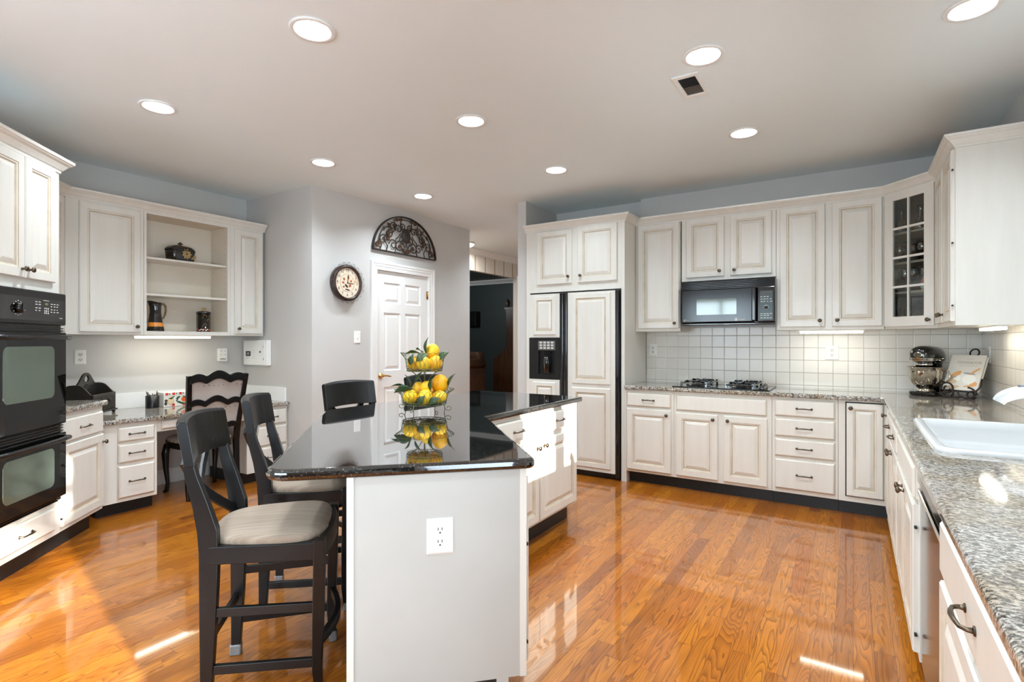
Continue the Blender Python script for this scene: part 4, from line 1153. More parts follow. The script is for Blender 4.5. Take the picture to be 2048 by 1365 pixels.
tube(b, [(0.175 * math.sin(2 * PI * k / 60), -0.060, 0.175 * math.cos(2 * PI * k / 60)) for k in range(60)], 0.002, 4, True)
obj('wire_lace', b, iron_m, ck)

# ------------------------------------------------------------------ half-round iron wall art above the door
wa = thing('wall_art', 'half-round wrought iron scrollwork panel hung above the pantry door', 'wall art', (-4.199, 4.315, 2.252), R90)
HW, HH = 0.485, 0.412
b = bmn()
arch = [(HW * math.cos(PI - PI * k / 40), -0.02, HH * math.sin(PI * k / 40)) for k in range(41)]
bar(b, arch, 0.026, 0.012, 0, I4, (0, 1, 0)); bar(b, [(-HW, -0.02, 0), (HW, -0.02, 0)], 0.026, 0.012, 0, I4, (0, 1, 0)); obj('outer_frame', b, iron_m, wa)
def spiral(cx, cz, r0, r1, a0, turns, n=22):
    return [(cx + (r0 + (r1 - r0) * k / n) * math.cos(a0 + turns * 2 * PI * k / n), -0.02, cz + (r0 + (r1 - r0) * k / n) * math.sin(a0 + turns * 2 * PI * k / n)) for k in range(n + 1)]
def arcpts(pts, n=8):
    P = [Vector((p[0], -0.02, p[1])) for p in pts]; o = []
    for i in range(len(P) - 1):
        a, c, d, e = P[max(i - 1, 0)], P[i], P[i + 1], P[min(i + 2, len(P) - 1)]
        for k in range(n):
            t = k / n; o.append(tuple(0.5 * ((2 * c) + (d - a) * t + (2 * a - 5 * c + 4 * d - e) * t * t + (3 * c - a - 3 * d + e) * t ** 3)))
    o.append(tuple(P[-1])); return o
b = bmn()
for s in (-1, 1):
    def mir(pts): return [(s * p[0], p[1], p[2]) for p in pts]
    for q in (spiral(0.105, 0.075, 0.075, 0.012, PI, -1.4), spiral(0.055, 0.16, 0.055, 0.01, -PI / 2, 1.2), spiral(0.20, 0.085, 0.06, 0.012, 0, 1.35),
              spiral(0.115, 0.265, 0.05, 0.012, -0.5, 1.3), spiral(0.205, 0.285, 0.045, 0.012, PI, -1.3), spiral(0.265, 0.20, 0.075, 0.014, 0.2, 1.4),
              spiral(0.345, 0.12, 0.06, 0.012, PI, -1.4), spiral(0.40, 0.055, 0.045, 0.01, 0.0, 1.3), spiral(0.05, 0.30, 0.04, 0.01, 0.0, 1.25)):
        tube(b, mir(q), 0.0058, 6)
    for q in (arcpts([(0.0, 0.385), (0.07, 0.37), (0.085, 0.30), (0.04, 0.25)]), arcpts([(0.30, 0.0), (0.285, 0.06), (0.33, 0.12), (0.29, 0.19), (0.20, 0.22), (0.17, 0.30), (0.19, 0.36)]),
              arcpts([(0.18, 0.0), (0.155, 0.06), (0.165, 0.14), (0.12, 0.18), (0.09, 0.22)]), arcpts([(0.39, 0.0), (0.37, 0.06), (0.40, 0.11), (0.38, 0.18), (0.33, 0.26)]), arcpts([(0.02, 0.0), (0.03, 0.05), (0.012, 0.09), (0.0, 0.13)])):
        tube(b, mir(q), 0.0058, 6)
obj('scrollwork', b, iron_m, wa)
b = bmn(); lathe(b, [(0, 0.010), (0.062, 0.012), (0.066, 0.022), (0.055, 0.030), (0.045, 0.027), (0.03, 0.035), (0.015, 0.032), (0, 0.04)], 20, TR(0, 0, 0.205) @ Matrix.Diagonal((1, 1, 1.25, 1)) @ RX(PI / 2), 0, False); obj('medallion', b, iron_m, wa)
b = bmn()
def leaflet(x, z, l, w, a):
    pts = [(0, -w * 0.15), (l * 0.3, -w * 0.5), (l * 0.7, -w * 0.4), (l, 0), (l * 0.7, w * 0.4), (l * 0.3, w * 0.5), (0, w * 0.15)]
    prism(b, pts, 0.016, 0.026, 0, FR @ TR(x, z, 0) @ RZ(a))
for s in (-1, 1):
    for x, z, a in ((0.27, 0.20, 2.0), (0.26, 0.16, 1.2), (0.25, 0.12, 0.6), (0.40, 0.06, 1.8), (0.42, 0.03, 1.0), (0.12, 0.06, 2.2), (0.19, 0.28, 2.4), (0.24, 0.27, 0.8), (0.035, 0.02, 1.1), (0.12, 0.36, 0.2), (0.06, 0.385, -0.3)):
        leaflet(s * x, z, 0.055, 0.034, a if s > 0 else PI - a)
leaflet(0, 0.0, 0.07, 0.03, PI / 2)
obj('leaves', b, soft('rusty_iron_leaf', (52, 33, 20), (88, 54, 30), 18.0, 0.5), wa)

# ------------------------------------------------------------------ bar stools (local frame: front is +y)
def make_stool(name, label, loc, rot, group):
    r = thing(name, label, 'bar stool', loc, rot, group)
    # seat cushion, wider at the front, domed
    def outline(s=1.0, n=40):
        o = []
        for k in range(n):
            a = 2 * PI * k / n
            c, q = math.cos(a), math.sin(a)
            sx = abs(c) ** 0.55 * (1 if c >= 0 else -1); sy = abs(q) ** 0.62 * (1 if q >= 0 else -1)
            y = 0.205 * sy
            w = 0.203 + 0.028 * sy
            o.append((w * sx * s, y * s))
        return o
    b = bmn()
    prev = None
    for s, z in ((0.98, 0.575), (1.0, 0.582), (1.0, 0.594), (0.985, 0.603), (0.94, 0.610), (0.80, 0.618), (0.5, 0.625), (0.22, 0.627)):
        ring = [b.verts.new((x, y, z)) for x, y in outline(s)]
        if prev:
            for k in range(len(ring)):
                f = b.faces.new([prev[k], prev[(k + 1) % len(ring)], ring[(k + 1) % len(ring)], ring[k]]); f.smooth = True
        else: b.faces.new(ring[::-1])
        prev = ring
    b.faces.new(prev).smooth = True
    obj('seat_cushion', b, seatfab_m, r)
    # seat rails
    b = bmn()
    for s in (-1, 1): bar(b, [(s * 0.180, -0.19, 0.548), (s * 0.214, 0.18, 0.548)], 0.026, 0.062, 0, I4, (1, 0, 0))
    n = 12
    bar(b, [(-0.215 + 0.43 * k / n, 0.190 + 0.028 * math.sin(PI * k / n), 0.548) for k in range(n + 1)], 0.022, 0.068, 0, I4, (0, 1, 0))
    bar(b, [(-0.18, -0.19, 0.548), (0.18, -0.19, 0.548)], 0.022, 0.062, 0, I4, (0, 1, 0))
    obj('seat_frame', b, stool_m, r, bevel=0.003)
    for s in (-1, 1):
        b = bmn()
        bar(b, [(s * 0.212, 0.195, 0.588), (s * 0.212, 0.195, 0.50), (s * 0.210, 0.190, 0.30), (s * 0.203, 0.186, 0.12), (s * 0.196, 0.192, 0.03), (s * 0.195, 0.196, 0.006)], [0.044, 0.044, 0.040, 0.034, 0.028, 0.026], [0.040, 0.040, 0.038, 0.033, 0.028, 0.026], 0, I4, (1, 0, 0))
        l = obj('front_leg', b, stool_m, r, bevel=0.003)
        b = bmn(); bbox(b, s * 0.195 - 0.017, s * 0.195 + 0.017, 0.178, 0.212, 0.0, 0.045, 0.006, 2); obj('foot_cap', b, foot_m, l)
        b = bmn()
        px_ = [(s * 0.176, -0.186, 0.004), (s * 0.176, -0.182, 0.12), (s * 0.176, -0.178, 0.28), (s * 0.176, -0.175, 0.45), (s * 0.176, -0.174, 0.56), (s * 0.177, -0.178, 0.635), (s * 0.180, -0.200, 0.73), (s * 0.183, -0.226, 0.82), (s * 0.184, -0.235, 0.862), (s * 0.184, -0.236, 0.868)]
        bar(b, px_, [0.028, 0.030, 0.034, 0.036, 0.036, 0.036, 0.034, 0.032, 0.032, 0.032], [0.034, 0.040, 0.050, 0.058, 0.062, 0.064, 0.050, 0.040, 0.036, 0.036], 0, I4, (1, 0, 0))
        l = obj('rear_leg', b, stool_m, r, bevel=0.003)
        b = bmn(); bbox(b, s * 0.176 - 0.019, s * 0.176 + 0.019, -0.208, -0.164, 0.0, 0.045, 0.006, 2); obj('foot_cap', b, foot_m, l)
    # curved top rail
    b = bmn()
    n = 16; rings = []
    for k in range(n + 1):
        t = -1 + 2 * k / n
        x = 0.206 * t; y = -0.241 - 0.042 * (1 - t * t)
        dz = 0.012 * (1 - t * t)
        tilt = 0.012
        rings.append([b.verts.new(p) for p in ((x, y - 0.016 + tilt, 0.862 + dz * 0.6), (x, y + 0.018 + tilt, 0.862 + dz * 0.6), (x, y + 0.019 - tilt, 1.006 + dz), (x, y + 0.011 - tilt, 1.018 + dz), (x, y - 0.009 - tilt, 1.018 + dz), (x, y - 0.017 - tilt, 1.006 + dz))])
    for a, c in zip(rings, rings[1:]):
        for k in range(6): b.faces.new([a[k], a[(k + 1) % 6], c[(k + 1) % 6], c[k]])
    b.faces.new(rings[0]); b.faces.new(rings[-1])
    obj('top_rail', b, stool_m, r, bevel=0.003)
    # crossed back slats
    for s in (-1, 1):
        b = bmn()
        pts = []
        for k in range(11):
            t = k / 10
            x = s * (0.140 - 0.305 * t + 0.02 * math.sin(PI * t)); z = 0.872 - 0.272 * t
            y = -0.278 + 0.092 * t - 0.026 * math.sin(PI * t) + s * 0.006
            pts.append((x, y, z))
        bar(b, pts, 0.013, 0.037, 0, I4, (0, 1, 0))
        obj('back_slat', b, stool_m, r, bevel=0.002)
    # stretchers
    def st(nm, pts, w=0.018, h=0.032, side=(0, 1, 0)):
        b = bmn(); bar(b, pts, w, h, 0, I4, side); obj(nm, b, stool_m, r, bevel=0.002)
    for s in (-1, 1):
        st('side_stretcher', [(s * 0.176, -0.178, 0.345), (s * 0.207, 0.186, 0.345)], side=(1, 0, 0))
        st('side_stretcher', [(s * 0.176, -0.182, 0.145), (s * 0.203, 0.184, 0.145)], side=(1, 0, 0))
    st('rear_stretcher', [(-0.172, -0.180, 0.245), (0.172, -0.180, 0.245)])
    st('footrest', [(-0.205 + 0.41 * k / 10, 0.188 + 0.045 * math.sin(PI * k / 10), 0.215) for k in range(11)], 0.022, 0.036)
    return r
G = 'bar stools around the island'
s1 = make_stool('bar_stool', 'black x-back bar stool with pale seat, nearest the camera, left of the island end panel', (-1.893, 1.233, 0), -PI / 4, G)
copy_tree(s1, (-2.325, 1.715, 0), -PI / 4, 'black x-back bar stool tucked under the island corner just behind the nearest stool', G)
copy_tree(s1, (-2.590, 2.395, 0), -PI / 2, 'black x-back bar stool on the far side of the island, below the light switch', G)
copy_tree(s1, (-2.610, 3.150, 0), -PI / 2, 'black x-back bar stool partly hidden behind the tiered fruit stand', G)

# ------------------------------------------------------------------ desk chair (front is +y)
dc = thing('desk_chair', 'black carved desk chair with checked fabric back and seat, pulled up to the desk', 'chair', (-4.735, 2.395, 0), math.radians(86))
b = bmn()
prev = None
def seat_o(s, n=32):
    o = []
    for k in range(n):
        a = 2 * PI * k / n; c, q = math.cos(a), math.sin(a)
        sx = abs(c) ** 0.45 * (1 if c >= 0 else -1); sy = abs(q) ** 0.5 * (1 if q >= 0 else -1)
        o.append(((0.212 + 0.022 * sy) * sx * s, (0.215 * sy + 0.008) * s))
    return o
for s, z in ((1.0, 0.445), (1.0, 0.465), (0.96, 0.478), (0.85, 0.488), (0.6, 0.495), (0.25, 0.498)):
    ring = [b.verts.new((x, y, z)) for x, y in seat_o(s)]
    if prev:
        for k in range(len(ring)): b.faces.new([prev[k], prev[(k + 1) % len(ring)], ring[(k + 1) % len(ring)], ring[k]]).smooth = True
    else: b.faces.new(ring[::-1])
    prev = ring
b.faces.new(prev)
obj('seat_cushion', b, cane_m, dc)
b = bmn()
o_ = seat_o(1.012, 90)
for x, y in o_: lathe(b, [(0, -0.004), (0.0035, -0.003), (0.0042, 0.0), (0.003, 0.003), (0, 0.004)], 6, TR(x, y, 0.453))
obj('nailhead_trim', b, pewter_m, dc)
b = bmn()
prism(b, seat_o(1.0), 0.395, 0.446)
for s in (-1, 1):
    pass
t = bmn(); pr = [(-0.20, 0.40), (-0.15, 0.385), (-0.09, 0.372), (-0.04, 0.375), (0, 0.362), (0.04, 0.375), (0.09, 0.372), (0.15, 0.385), (0.20, 0.40), (0.20, 0.445), (-0.20, 0.445)]
prism(t, pr, -0.212, -0.190, 0, I4); merge(b, t, FR)
obj('seat_frame', b, stool_m, dc)
for s in (-1, 1):
    b = bmn(); tube(b, [(s * 0.195, 0.185, 0.41), (s * 0.205, 0.20, 0.33), (s * 0.200, 0.200, 0.20), (s * 0.190, 0.190, 0.08), (s * 0.195, 0.200, 0.02), (s * 0.20, 0.21, 0.0)], [0.026, 0.030, 0.021, 0.015, 0.016, 0.022], 10); obj('front_leg', b, stool_m, dc)
    b = bmn(); bar(b, [(s * 0.195, -0.24, 0.0), (s * 0.195, -0.215, 0.22), (s * 0.195, -0.205, 0.44), (s * 0.198, -0.225, 0.56), (s * 0.212, -0.275, 0.80), (s * 0.226, -0.318, 1.018)], [0.034, 0.038, 0.042, 0.040, 0.038, 0.036], [0.034, 0.040, 0.044, 0.038, 0.034, 0.032], 0, I4, (1, 0, 0)); obj('rear_leg', b, stool_m, dc, bevel=0.004)
def rail(nm, zf, h, yf, w):
    b = bmn(); n = 32; rings = []
    for k in range(n + 1):
        t = -1 + 2 * k / n; a = abs(t)
        bump_ = 0.045 * max(0, math.cos(min(a / 0.42, 1) * PI / 2)) if a < 0.42 else 0.022 * math.sin((a - 0.42) / 0.58 * PI)
        zt = zf + bump_ ; zb = zf - h + bump_ * 0.9
        x = w * t
        rings.append([b.verts.new(p) for p in ((x, yf - 0.015, zb), (x, yf + 0.015, zb), (x, yf + 0.012, zt), (x, yf - 0.018, zt))])
    for a, c in zip(rings, rings[1:]):
        for k in range(4): b.faces.new([a[k], a[(k + 1) % 4], c[(k + 1) % 4], c[k]])
    b.faces.new(rings[0]); b.faces.new(rings[-1]); obj(nm, b, stool_m, dc, bevel=0.003)
rail('crest_rail', 1.008, 0.064, -0.312, 0.222); rail('middle_rail', 0.800, 0.048, -0.272, 0.212); rail('lower_rail', 0.590, 0.045, -0.232, 0.200)
b = bmn()
bar(b, [(0, -0.222, 0.56), (0, -0.268, 0.79), (0, -0.309, 0.99)], [0.39, 0.41, 0.43], 0.010, 0, I4, (1, 0, 0)); obj('back_panel', b, cane_m, dc)

# ------------------------------------------------------------------ two-tier wire fruit stand
fs = thing('fruit_stand', 'two-tier olive green wire fruit stand full of lemons on the black island', 'fruit stand', (-2.061, 2.276, 0.8905), 0)
def basket(name, z0, z1, r0, rm, r1, N):
    def rad(t): return r0 + (rm - r0) * min(1, t * 1.6) if t < 0.62 else rm + (r1 - rm) * ((t - 0.62) / 0.38) ** 1.4
    b = bmn()
    for sgn in (-1, 1):
        for k in range(N):
            a0 = 2 * PI * k / N
            tube(b, [(rad(t / 8) * math.cos(a0 + sgn * 2.6 * PI / N * t / 8), rad(t / 8) * math.sin(a0 + sgn * 2.6 * PI / N * t / 8), z0 + (z1 - z0) * t / 8) for t in range(9)], 0.0011, 4)
    rim = []
    for k in range(N * 8):
        a = 2 * PI * k / (N * 8); q = math.sin(a * N) ; rr = r1 + 0.004 * math.cos(a * N / 1.0)
        rim.append((rr * math.cos(a + 0.03 * q), rr * math.sin(a + 0.03 * q), z1 + 0.008 * (abs(math.cos(a * N / 2)) - 0.5)))
    tube(b, rim, 0.0012, 4, True)
    for z, r in ((z0, r0), (z0 + 0.012, rad(0.012 / (z1 - z0)))): tube(b, [(r * math.cos(2 * PI * k / 40), r * math.sin(2 * PI * k / 40), z) for k in range(40)], 0.0022, 6, True)
    for k in range(6):
        a = PI * k / 6; tube(b, [(r0 * math.cos(a), r0 * math.sin(a), z0), (-r0 * math.cos(a), -r0 * math.sin(a), z0)], 0.0013, 4)
    tube(b, [(r0 * 0.55 * math.cos(2 * PI * k / 30), r0 * 0.55 * math.sin(2 * PI * k / 30), z0) for k in range(30)], 0.0013, 4, True)
    obj(name, b, wire_m, fs)
LZ, UZ = 0.046, 0.235
basket('lower_basket', LZ, LZ + 0.080, 0.122, 0.131, 0.166, 30); basket('upper_basket', UZ, UZ + 0.100, 0.099, 0.108, 0.134, 26)
b = bmn()
for k in range(4):
    a = PI / 4 + k * PI / 2; c, s = math.cos(a), math.sin(a)
    tube(b, [(0.078 * c, 0.078 * s, UZ), (0.06 * c, 0.06 * s, UZ - 0.012), (0.03 * c, 0.03 * s, UZ - 0.04), (0.012 * c, 0.012 * s, UZ - 0.075), (0.006 * c, 0.006 * s, LZ + 0.06), (0.006 * c, 0.006 * s, LZ)], 0.0026, 6)
obj('stem', b, wire_m, fs)
for k in range(4):
    a = math.radians(14) + k * PI / 2; c, s = math.cos(a), math.sin(a)
    b = bmn()
    P1 = [(0.122, LZ), (0.125, LZ - 0.010), (0.131, LZ - 0.024)] + [(0.151 - 0.021 * math.cos(q) * (1 - 0.10 * q), LZ - 0.018 - 0.016 * math.sin(q) * (1 - 0.10 * q)) for q in [0.5 + 0.45 * j for j in range(14)]]
    tube(b, [(r * c, r * s, z) for r, z in P1], 0.0020, 6)
    tube(b, [(0.124 * c, 0.124 * s, LZ), (0.128 * c, 0.128 * s, LZ - 0.022), (0.124 * c, 0.124 * s, 0.0)], 0.0020, 6)
    obj('scroll_foot', b, wire_m, fs)
LEM = [(0, -0.052), (0.006, -0.050), (0.012, -0.046), (0.026, -0.036), (0.036, -0.020), (0.0395, 0.0), (0.036, 0.020), (0.026, 0.036), (0.011, 0.045), (0.005, 0.049), (0, 0.050)]
b = bmn(); lathe(b, LEM, 20); LMESH = bpy.data.meshes.new('lemon'); b.to_mesh(LMESH); b.free(); LMESH.materials.append(lemon_m)
LMESH2 = LMESH.copy(); LMESH2.materials.clear(); LMESH2.materials.append(orangepeel_m)
FX, FY, FZ = -2.061, 2.276, 0.8905
vx, vy = 0.8406, 0.5417          # to the right in the picture
wx, wy = -0.5417, 0.8406         # away from the camera
def fpos(r, d, z):
    r, d = r * 1.127, d * 1.127; z0 = UZ if z >= UZ else LZ; z = z0 + (z - z0) * 1.12
    return (FX + r * vx + d * wx, FY + r * vy + d * wy, FZ + z)
lem = [
 ('lemon at the front left of the lower wire basket', -0.062, -0.052, LZ + 0.040, (1.3, 0.5, 0.2), 0.92, 0),
 ('lemon at the front centre of the lower wire basket', 0.012, -0.066, LZ + 0.038, (0.4, 0.3, 1.0), 0.92, 0),
 ('lemon at the right end of the lower wire basket, low against the wires', 0.077, -0.03, LZ + 0.036, (1.2, 0.2, 2.0), 0.85, 0),
 ('lemon at the left rear of the lower wire basket under the leaves', -0.075, 0.03, LZ + 0.036, (1.5, 0.3, 0.4), 0.85, 1),
 ('pointed lemon standing upright behind the front lemons of the lower basket', -0.030, 0.030, LZ + 0.070, (0.5, -0.3, 0.0), 0.9, 0),
 ('small lemon in the middle of the lower basket, second layer', 0.010, -0.014, LZ + 0.088, (0.9, 0.5, 1.2), 0.72, 0),
 ('largest lemon, topmost on the right of the lower basket', 0.074, 0.024, LZ + 0.098, (0.35, 0.15, 0.5), 1.10, 1),
 ('lemon at the back of the lower wire basket', 0.02, 0.072, LZ + 0.040, (1.4, 0.1, 1.0), 0.9, 0),
 ('lemon at the left of the upper wire basket', -0.052, -0.012, UZ + 0.036, (0.8, 0.5, 0.2), 0.88, 1),
 ('lemon at the front centre of the upper wire basket below the leaf', 0.004, -0.050, UZ + 0.038, (1.3, 0.2, 0.3), 0.9, 0),
 ('lemon at the right of the upper wire basket', 0.056, -0.016, UZ + 0.038, (0.6, 0.2, 1.1), 0.92, 1),
 ('lemon at the back left of the upper wire basket', -0.020, 0.058, UZ + 0.038, (1.2, 0.6, 0.2), 0.85, 0),
 ('topmost lemon of the upper wire basket, right of the upright leaf', 0.034, 0.028, UZ + 0.096, (0.5, 0.5, 0.2), 0.95, 0),
]
lz0 = None
for lab, r_, d_, z_, ro, sc_, o_m in lem:
    o = bpy.data.objects.new('lemon', LMESH2 if o_m else LMESH); COL.objects.link(o)
    o.location = fpos(r_, d_, z_); o.rotation_euler = ro; o.scale = (sc_ * 1.12,) * 3
    tag(o, lab, 'lemon', 'lemons in the wire fruit stand')
def leaf(label, r, d, z, rot, L, wd):
    L *= 1.36; wd *= 1.45
    b = bmn(); n = 10; rows = []
    for k in range(n + 1):
        t = k / n; w = wd * math.sin(PI * min(1, t * 1.02) ** 0.8) * (1 - 0.15 * t); zc = 0.12 * L * math.sin(PI * t * 0.8)
        rows.append([b.verts.new((t * L, s * w / 2, zc + abs(s) * w * 0.16 + h)) for s, h in ((-1, 0.0006), (0, 0.0006), (1, 0.0006), (1, -0.0006), (0, -0.0006), (-1, -0.0006))])
    for a, c in zip(rows, rows[1:]):
        for k in range(6):
            f = b.faces.new([a[k], a[(k + 1) % 6], c[(k + 1) % 6], c[k]]); f.smooth = True
    bmesh.ops.remove_doubles(b, verts=list(b.verts), dist=1e-5)
    tube(b, [(-0.018, 0, -0.006), (0, 0, 0)], 0.0012, 5)
    o = obj('lemon_leaf', b, leaf_m, None, fpos(r, d, z)); o.rotation_euler = rot
    tag(o, label, 'leaf', 'leaves among the lemons')
AZ = math.radians(32.8)     # picture right
leaf('dark green leaf standing upright at the top of the fruit stand', 0.012, -0.01, UZ + 0.085, (0.3, -1.40, AZ + 0.2), 0.072, 0.036)
leaf('green leaf lying over the front of the upper basket', -0.030, -0.075, UZ + 0.052, (0.9, -0.45, AZ), 0.058, 0.036)
leaf('green leaf at the left of the upper basket, arched over the lemons', -0.020, -0.03, UZ + 0.088, (0.3, 0.15, AZ + PI), 0.062, 0.042)
leaf('small green leaf behind the upright leaf in the upper basket', -0.012, 0.0, UZ + 0.092, (0.5, -0.2, AZ + 2.4), 0.05, 0.034)
leaf('green leaf poking out at the right rim of the upper basket', 0.070, -0.03, UZ + 0.056, (0.9, -0.6, AZ + 0.2), 0.058, 0.030)
leaf('dark leaf tucked low in the left side of the upper basket', -0.060, -0.062, UZ + 0.03, (1.2, -1.3, AZ), 0.05, 0.028)
leaf('pale green leaf sticking up at the left of the lower basket', -0.072, -0.01, LZ + 0.085, (0.5, -1.0, AZ + PI - 0.4), 0.062, 0.042)
leaf('long green leaf hanging over the left rim of the lower basket', -0.085, -0.02, LZ + 0.085, (0.3, 0.0, AZ + PI + 0.1), 0.068, 0.034)
leaf('broad green leaf over the front left lemon of the lower basket', -0.050, -0.080, LZ + 0.080, (0.7, 0.25, AZ + PI), 0.075, 0.050)
leaf('thin leaf pointing up at the left of the stand stem', -0.050, 0.0, LZ + 0.105, (0.4, -0.9, AZ + 0.4), 0.06, 0.022)
leaf('green leaf in front of the largest lemon of the lower basket', 0.040, -0.062, LZ + 0.072, (0.8, -1.35, AZ), 0.055, 0.028)
leaf('single leaf sticking out beyond the right rim of the lower basket', 0.118, 0.0, LZ + 0.085, (0.5, -1.0, AZ), 0.066, 0.030)
leaf('dark leaf low between the front lemons of the lower basket', -0.018, -0.098, LZ + 0.012, (1.3, -0.8, AZ), 0.045, 0.030)
leaf('dark leaf low at the front right of the lower basket', 0.036, -0.090, LZ + 0.014, (1.3, -0.4, AZ), 0.05, 0.030)

# ------------------------------------------------------------------ desk things
tr = thing('desk_caddy', 'black wooden desk caddy with arched pierced handle board and carved front', 'caddy', (-4.815, 1.645, 0.717), R135)
TL, TD = 0.33, 0.255
b = bmn(); bbox(b, -0.012, TL + 0.012, -0.012, TD + 0.008, 0.022, 0.034, 0.003, 1); obj('base', b, tray_m, tr)
b = bmn(); bbox(b, 0.0, TL, 0.0, 0.012, 0.034, 0.168, 0.002, 1)
for z in (0.044, 0.056, 0.142, 0.154): bbox(b, 0.006, TL - 0.006, -0.004, 0.001, z, z + 0.005, 0.0015, 1)
fp = obj('front_panel', b, tray_m, tr)
b = bmn(); bbox(b, 0.0, TL, TD - 0.012, TD, 0.034, 0.168, 0.002, 1); obj('rear_panel', b, tray_m, tr)
def carving(par, cx, cz, w, h, y, n, seed):
    random.seed(seed); b = bmn()
    for k in range(n):
        x, z = cx + random.uniform(-w, w) / 2, cz + random.uniform(-h, h) / 2
        lathe(b, [(0, -0.003), (0.010, 0.0), (0.006, 0.004), (0, 0.005)], 7, TR(x, y, z) @ RX(PI / 2) @ Matrix.Diagonal((random.uniform(0.6, 1.2), random.uniform(0.6, 1.2), 1, 1)))
        q = random.uniform(0, 6)
        tube(b, [(x + 0.012 * math.cos(q + t), y - 0.002, z + 0.012 * math.sin(q + t)) for t in (0, 0.8, 1.6, 2.4, 3.2)], 0.0022, 5)
    obj('carved_ornament', b, tray_m, par)
carving(fp, TL / 2, 0.100, 0.19, 0.05, 0.0, 26, 4)
half = [(0.0, 0.240), (0.035, 0.242), (0.06, 0.262), (0.085, 0.288), (0.108, 0.312), (0.13, 0.325), (0.150, 0.330)]
arc = [(0.006, 0.034), (TL - 0.006, 0.034)] + [(TL - 0.006 - x, z) for x, z in half] + [(0.006 + x, z) for x, z in half[::-1]]
slab2d(b := bmn(), arc, [[(TL / 2 + 0.030 * math.cos(2 * PI * k / 20), 0.283 + 0.026 * math.sin(2 * PI * k / 20)) for k in range(20)]], -TD / 2 - 0.006, -TD / 2 + 0.006, 0, FR)
bp = obj('handle_board', b, tray_m, tr)
carving(bp, TL / 2, 0.215, 0.06, 0.05, TD / 2 - 0.007, 14, 9)
for x in (0.0, TL - 0.012):
    b = bmn(); hf = [(0.0, 0.165), (0.016, 0.172), (0.032, 0.190), (0.052, 0.214), (0.074, 0.234), (0.095, 0.242), (TD / 2, 0.245)]
    e_ = [(0.001, 0.034), (TD - 0.001, 0.034)] + [(TD - 0.001 - y, z) for y, z in hf] + [(0.001 + y, z) for y, z in hf[-2::-1]]
    prism(b, e_, x, x + 0.012, 0, MY); obj('end_panel', b, tray_m, tr)
for x in (0.01, TL - 0.01):
    for y in (0.01, TD - 0.02):
        b = bmn(); lathe(b, [(0, 0), (0.009, 0.0), (0.013, 0.008), (0.012, 0.014), (0.008, 0.022), (0, 0.022)], 10, TR(x, y, 0)); obj('bun_foot', b, tray_m, tr)
pc = thing('pen_cup', 'round black pen cup on the granite desk', 'pen cup', (-5.115, 2.175, 0.717))
b = bmn(); lathe(b, [(0, 0), (0.050, 0), (0.051, 0.004), (0.051, 0.104), (0.048, 0.104), (0.048, 0.006), (0, 0.006)], 24, caps=False); obj('cup', b, black_sat, pc)
random.seed(11)
for k in range(7):
    a = 2 * PI * k / 7; r_ = 0.034
    b = bmn(); tube(b, [(r_ * 0.5 * math.cos(a), r_ * 0.5 * math.sin(a), 0.008), (r_ * 1.25 * math.cos(a), r_ * 1.25 * math.sin(a), 0.118 + 0.012 * (k % 3))], 0.0042, 6)
    tag(obj('pen', b, black_gloss, None, (-5.115, 2.175, 0.717)), 'dark pen standing in the round black pen cup', 'pen', 'pens in the black pen cup')
rb = thing('recipe_box', 'small white box printed with red squares, pears and apples on the desk', 'box', (-5.05, 2.345, 0.717), R90)
fruit_mats = [M_('white_card', (238, 232, 222), 0.5), M_('print_red', (214, 44, 28), 0.5), M_('print_cream', (232, 204, 162), 0.5), M_('print_green', (52, 96, 60), 0.5), M_('print_ink', (58, 48, 46), 0.5), M_('print_orange', (228, 92, 40), 0.5)]
b = bmn(); bbox(b, -0.108, 0.108, 0.0, 0.10, 0.0, 0.098, 0.002, 1); obj('box', b, fruit_mats[0], rb)
b = bmn(); bbox(b, -0.110, 0.110, -0.002, 0.102, 0.098, 0.126, 0.002, 1); rl = obj('lid', b, fruit_mats[0], rb)
b = bmn()
for k in range(4): box(b, -0.095 + 0.056 * k, -0.073 + 0.056 * k, -0.0028, -0.0018, 0.102, 0.122, 1); lathe(b, [(0, 0), (0.006, 0), (0.006, 0.0006), (0, 0.0006)], 8, TR(-0.062 + 0.056 * k, -0.002, 0.112) @ RX(PI / 2), 3, False)
obj('printed_squares', b, fruit_mats, rl)
b = bmn()
for k in range(4): box(b, -0.040 + 0.043 * k, -0.018 + 0.043 * k, -0.0008, 0.0004, 0.004, 0.026, 1 if k != 1 else 0)
def blob(x, z, r1, r2, a, mi, y=0.001): lathe(b, [(0, y), (1, y), (1, y + 0.0006), (0, y + 0.0006)], 16, RX(PI / 2) @ TR(x, z, 0) @ RZ(a) @ Matrix.Diagonal((r1, r2, 1, 1)), mi, False)
blob(-0.052, 0.048, 0.026, 0.032, 0.1, 4, 0.0006); blob(-0.052, 0.048, 0.024, 0.030, 0.1, 2); blob(-0.05, 0.078, 0.012, 0.014, 0, 2); blob(-0.035, 0.082, 0.018, 0.005, 0.5, 3, 0.0016)
blob(0.062, 0.058, 0.028, 0.024, 0, 5); blob(0.06, 0.08, 0.016, 0.006, -0.4, 3, 0.0016); blob(0.02, 0.034, 0.024, 0.009, -0.35, 3); blob(0.045, 0.022, 0.022, 0.008, -0.1, 3); blob(0.008, 0.075, 0.02, 0.009, 0.5, 3); blob(0.0, 0.055, 0.014, 0.006, 0.9, 4)
blob(-0.092, 0.03, 0.012, 0.016, 0, 4); blob(-0.090, 0.055, 0.012, 0.012, 0, 4)
obj('printed_fruit', b, fruit_mats, rb)

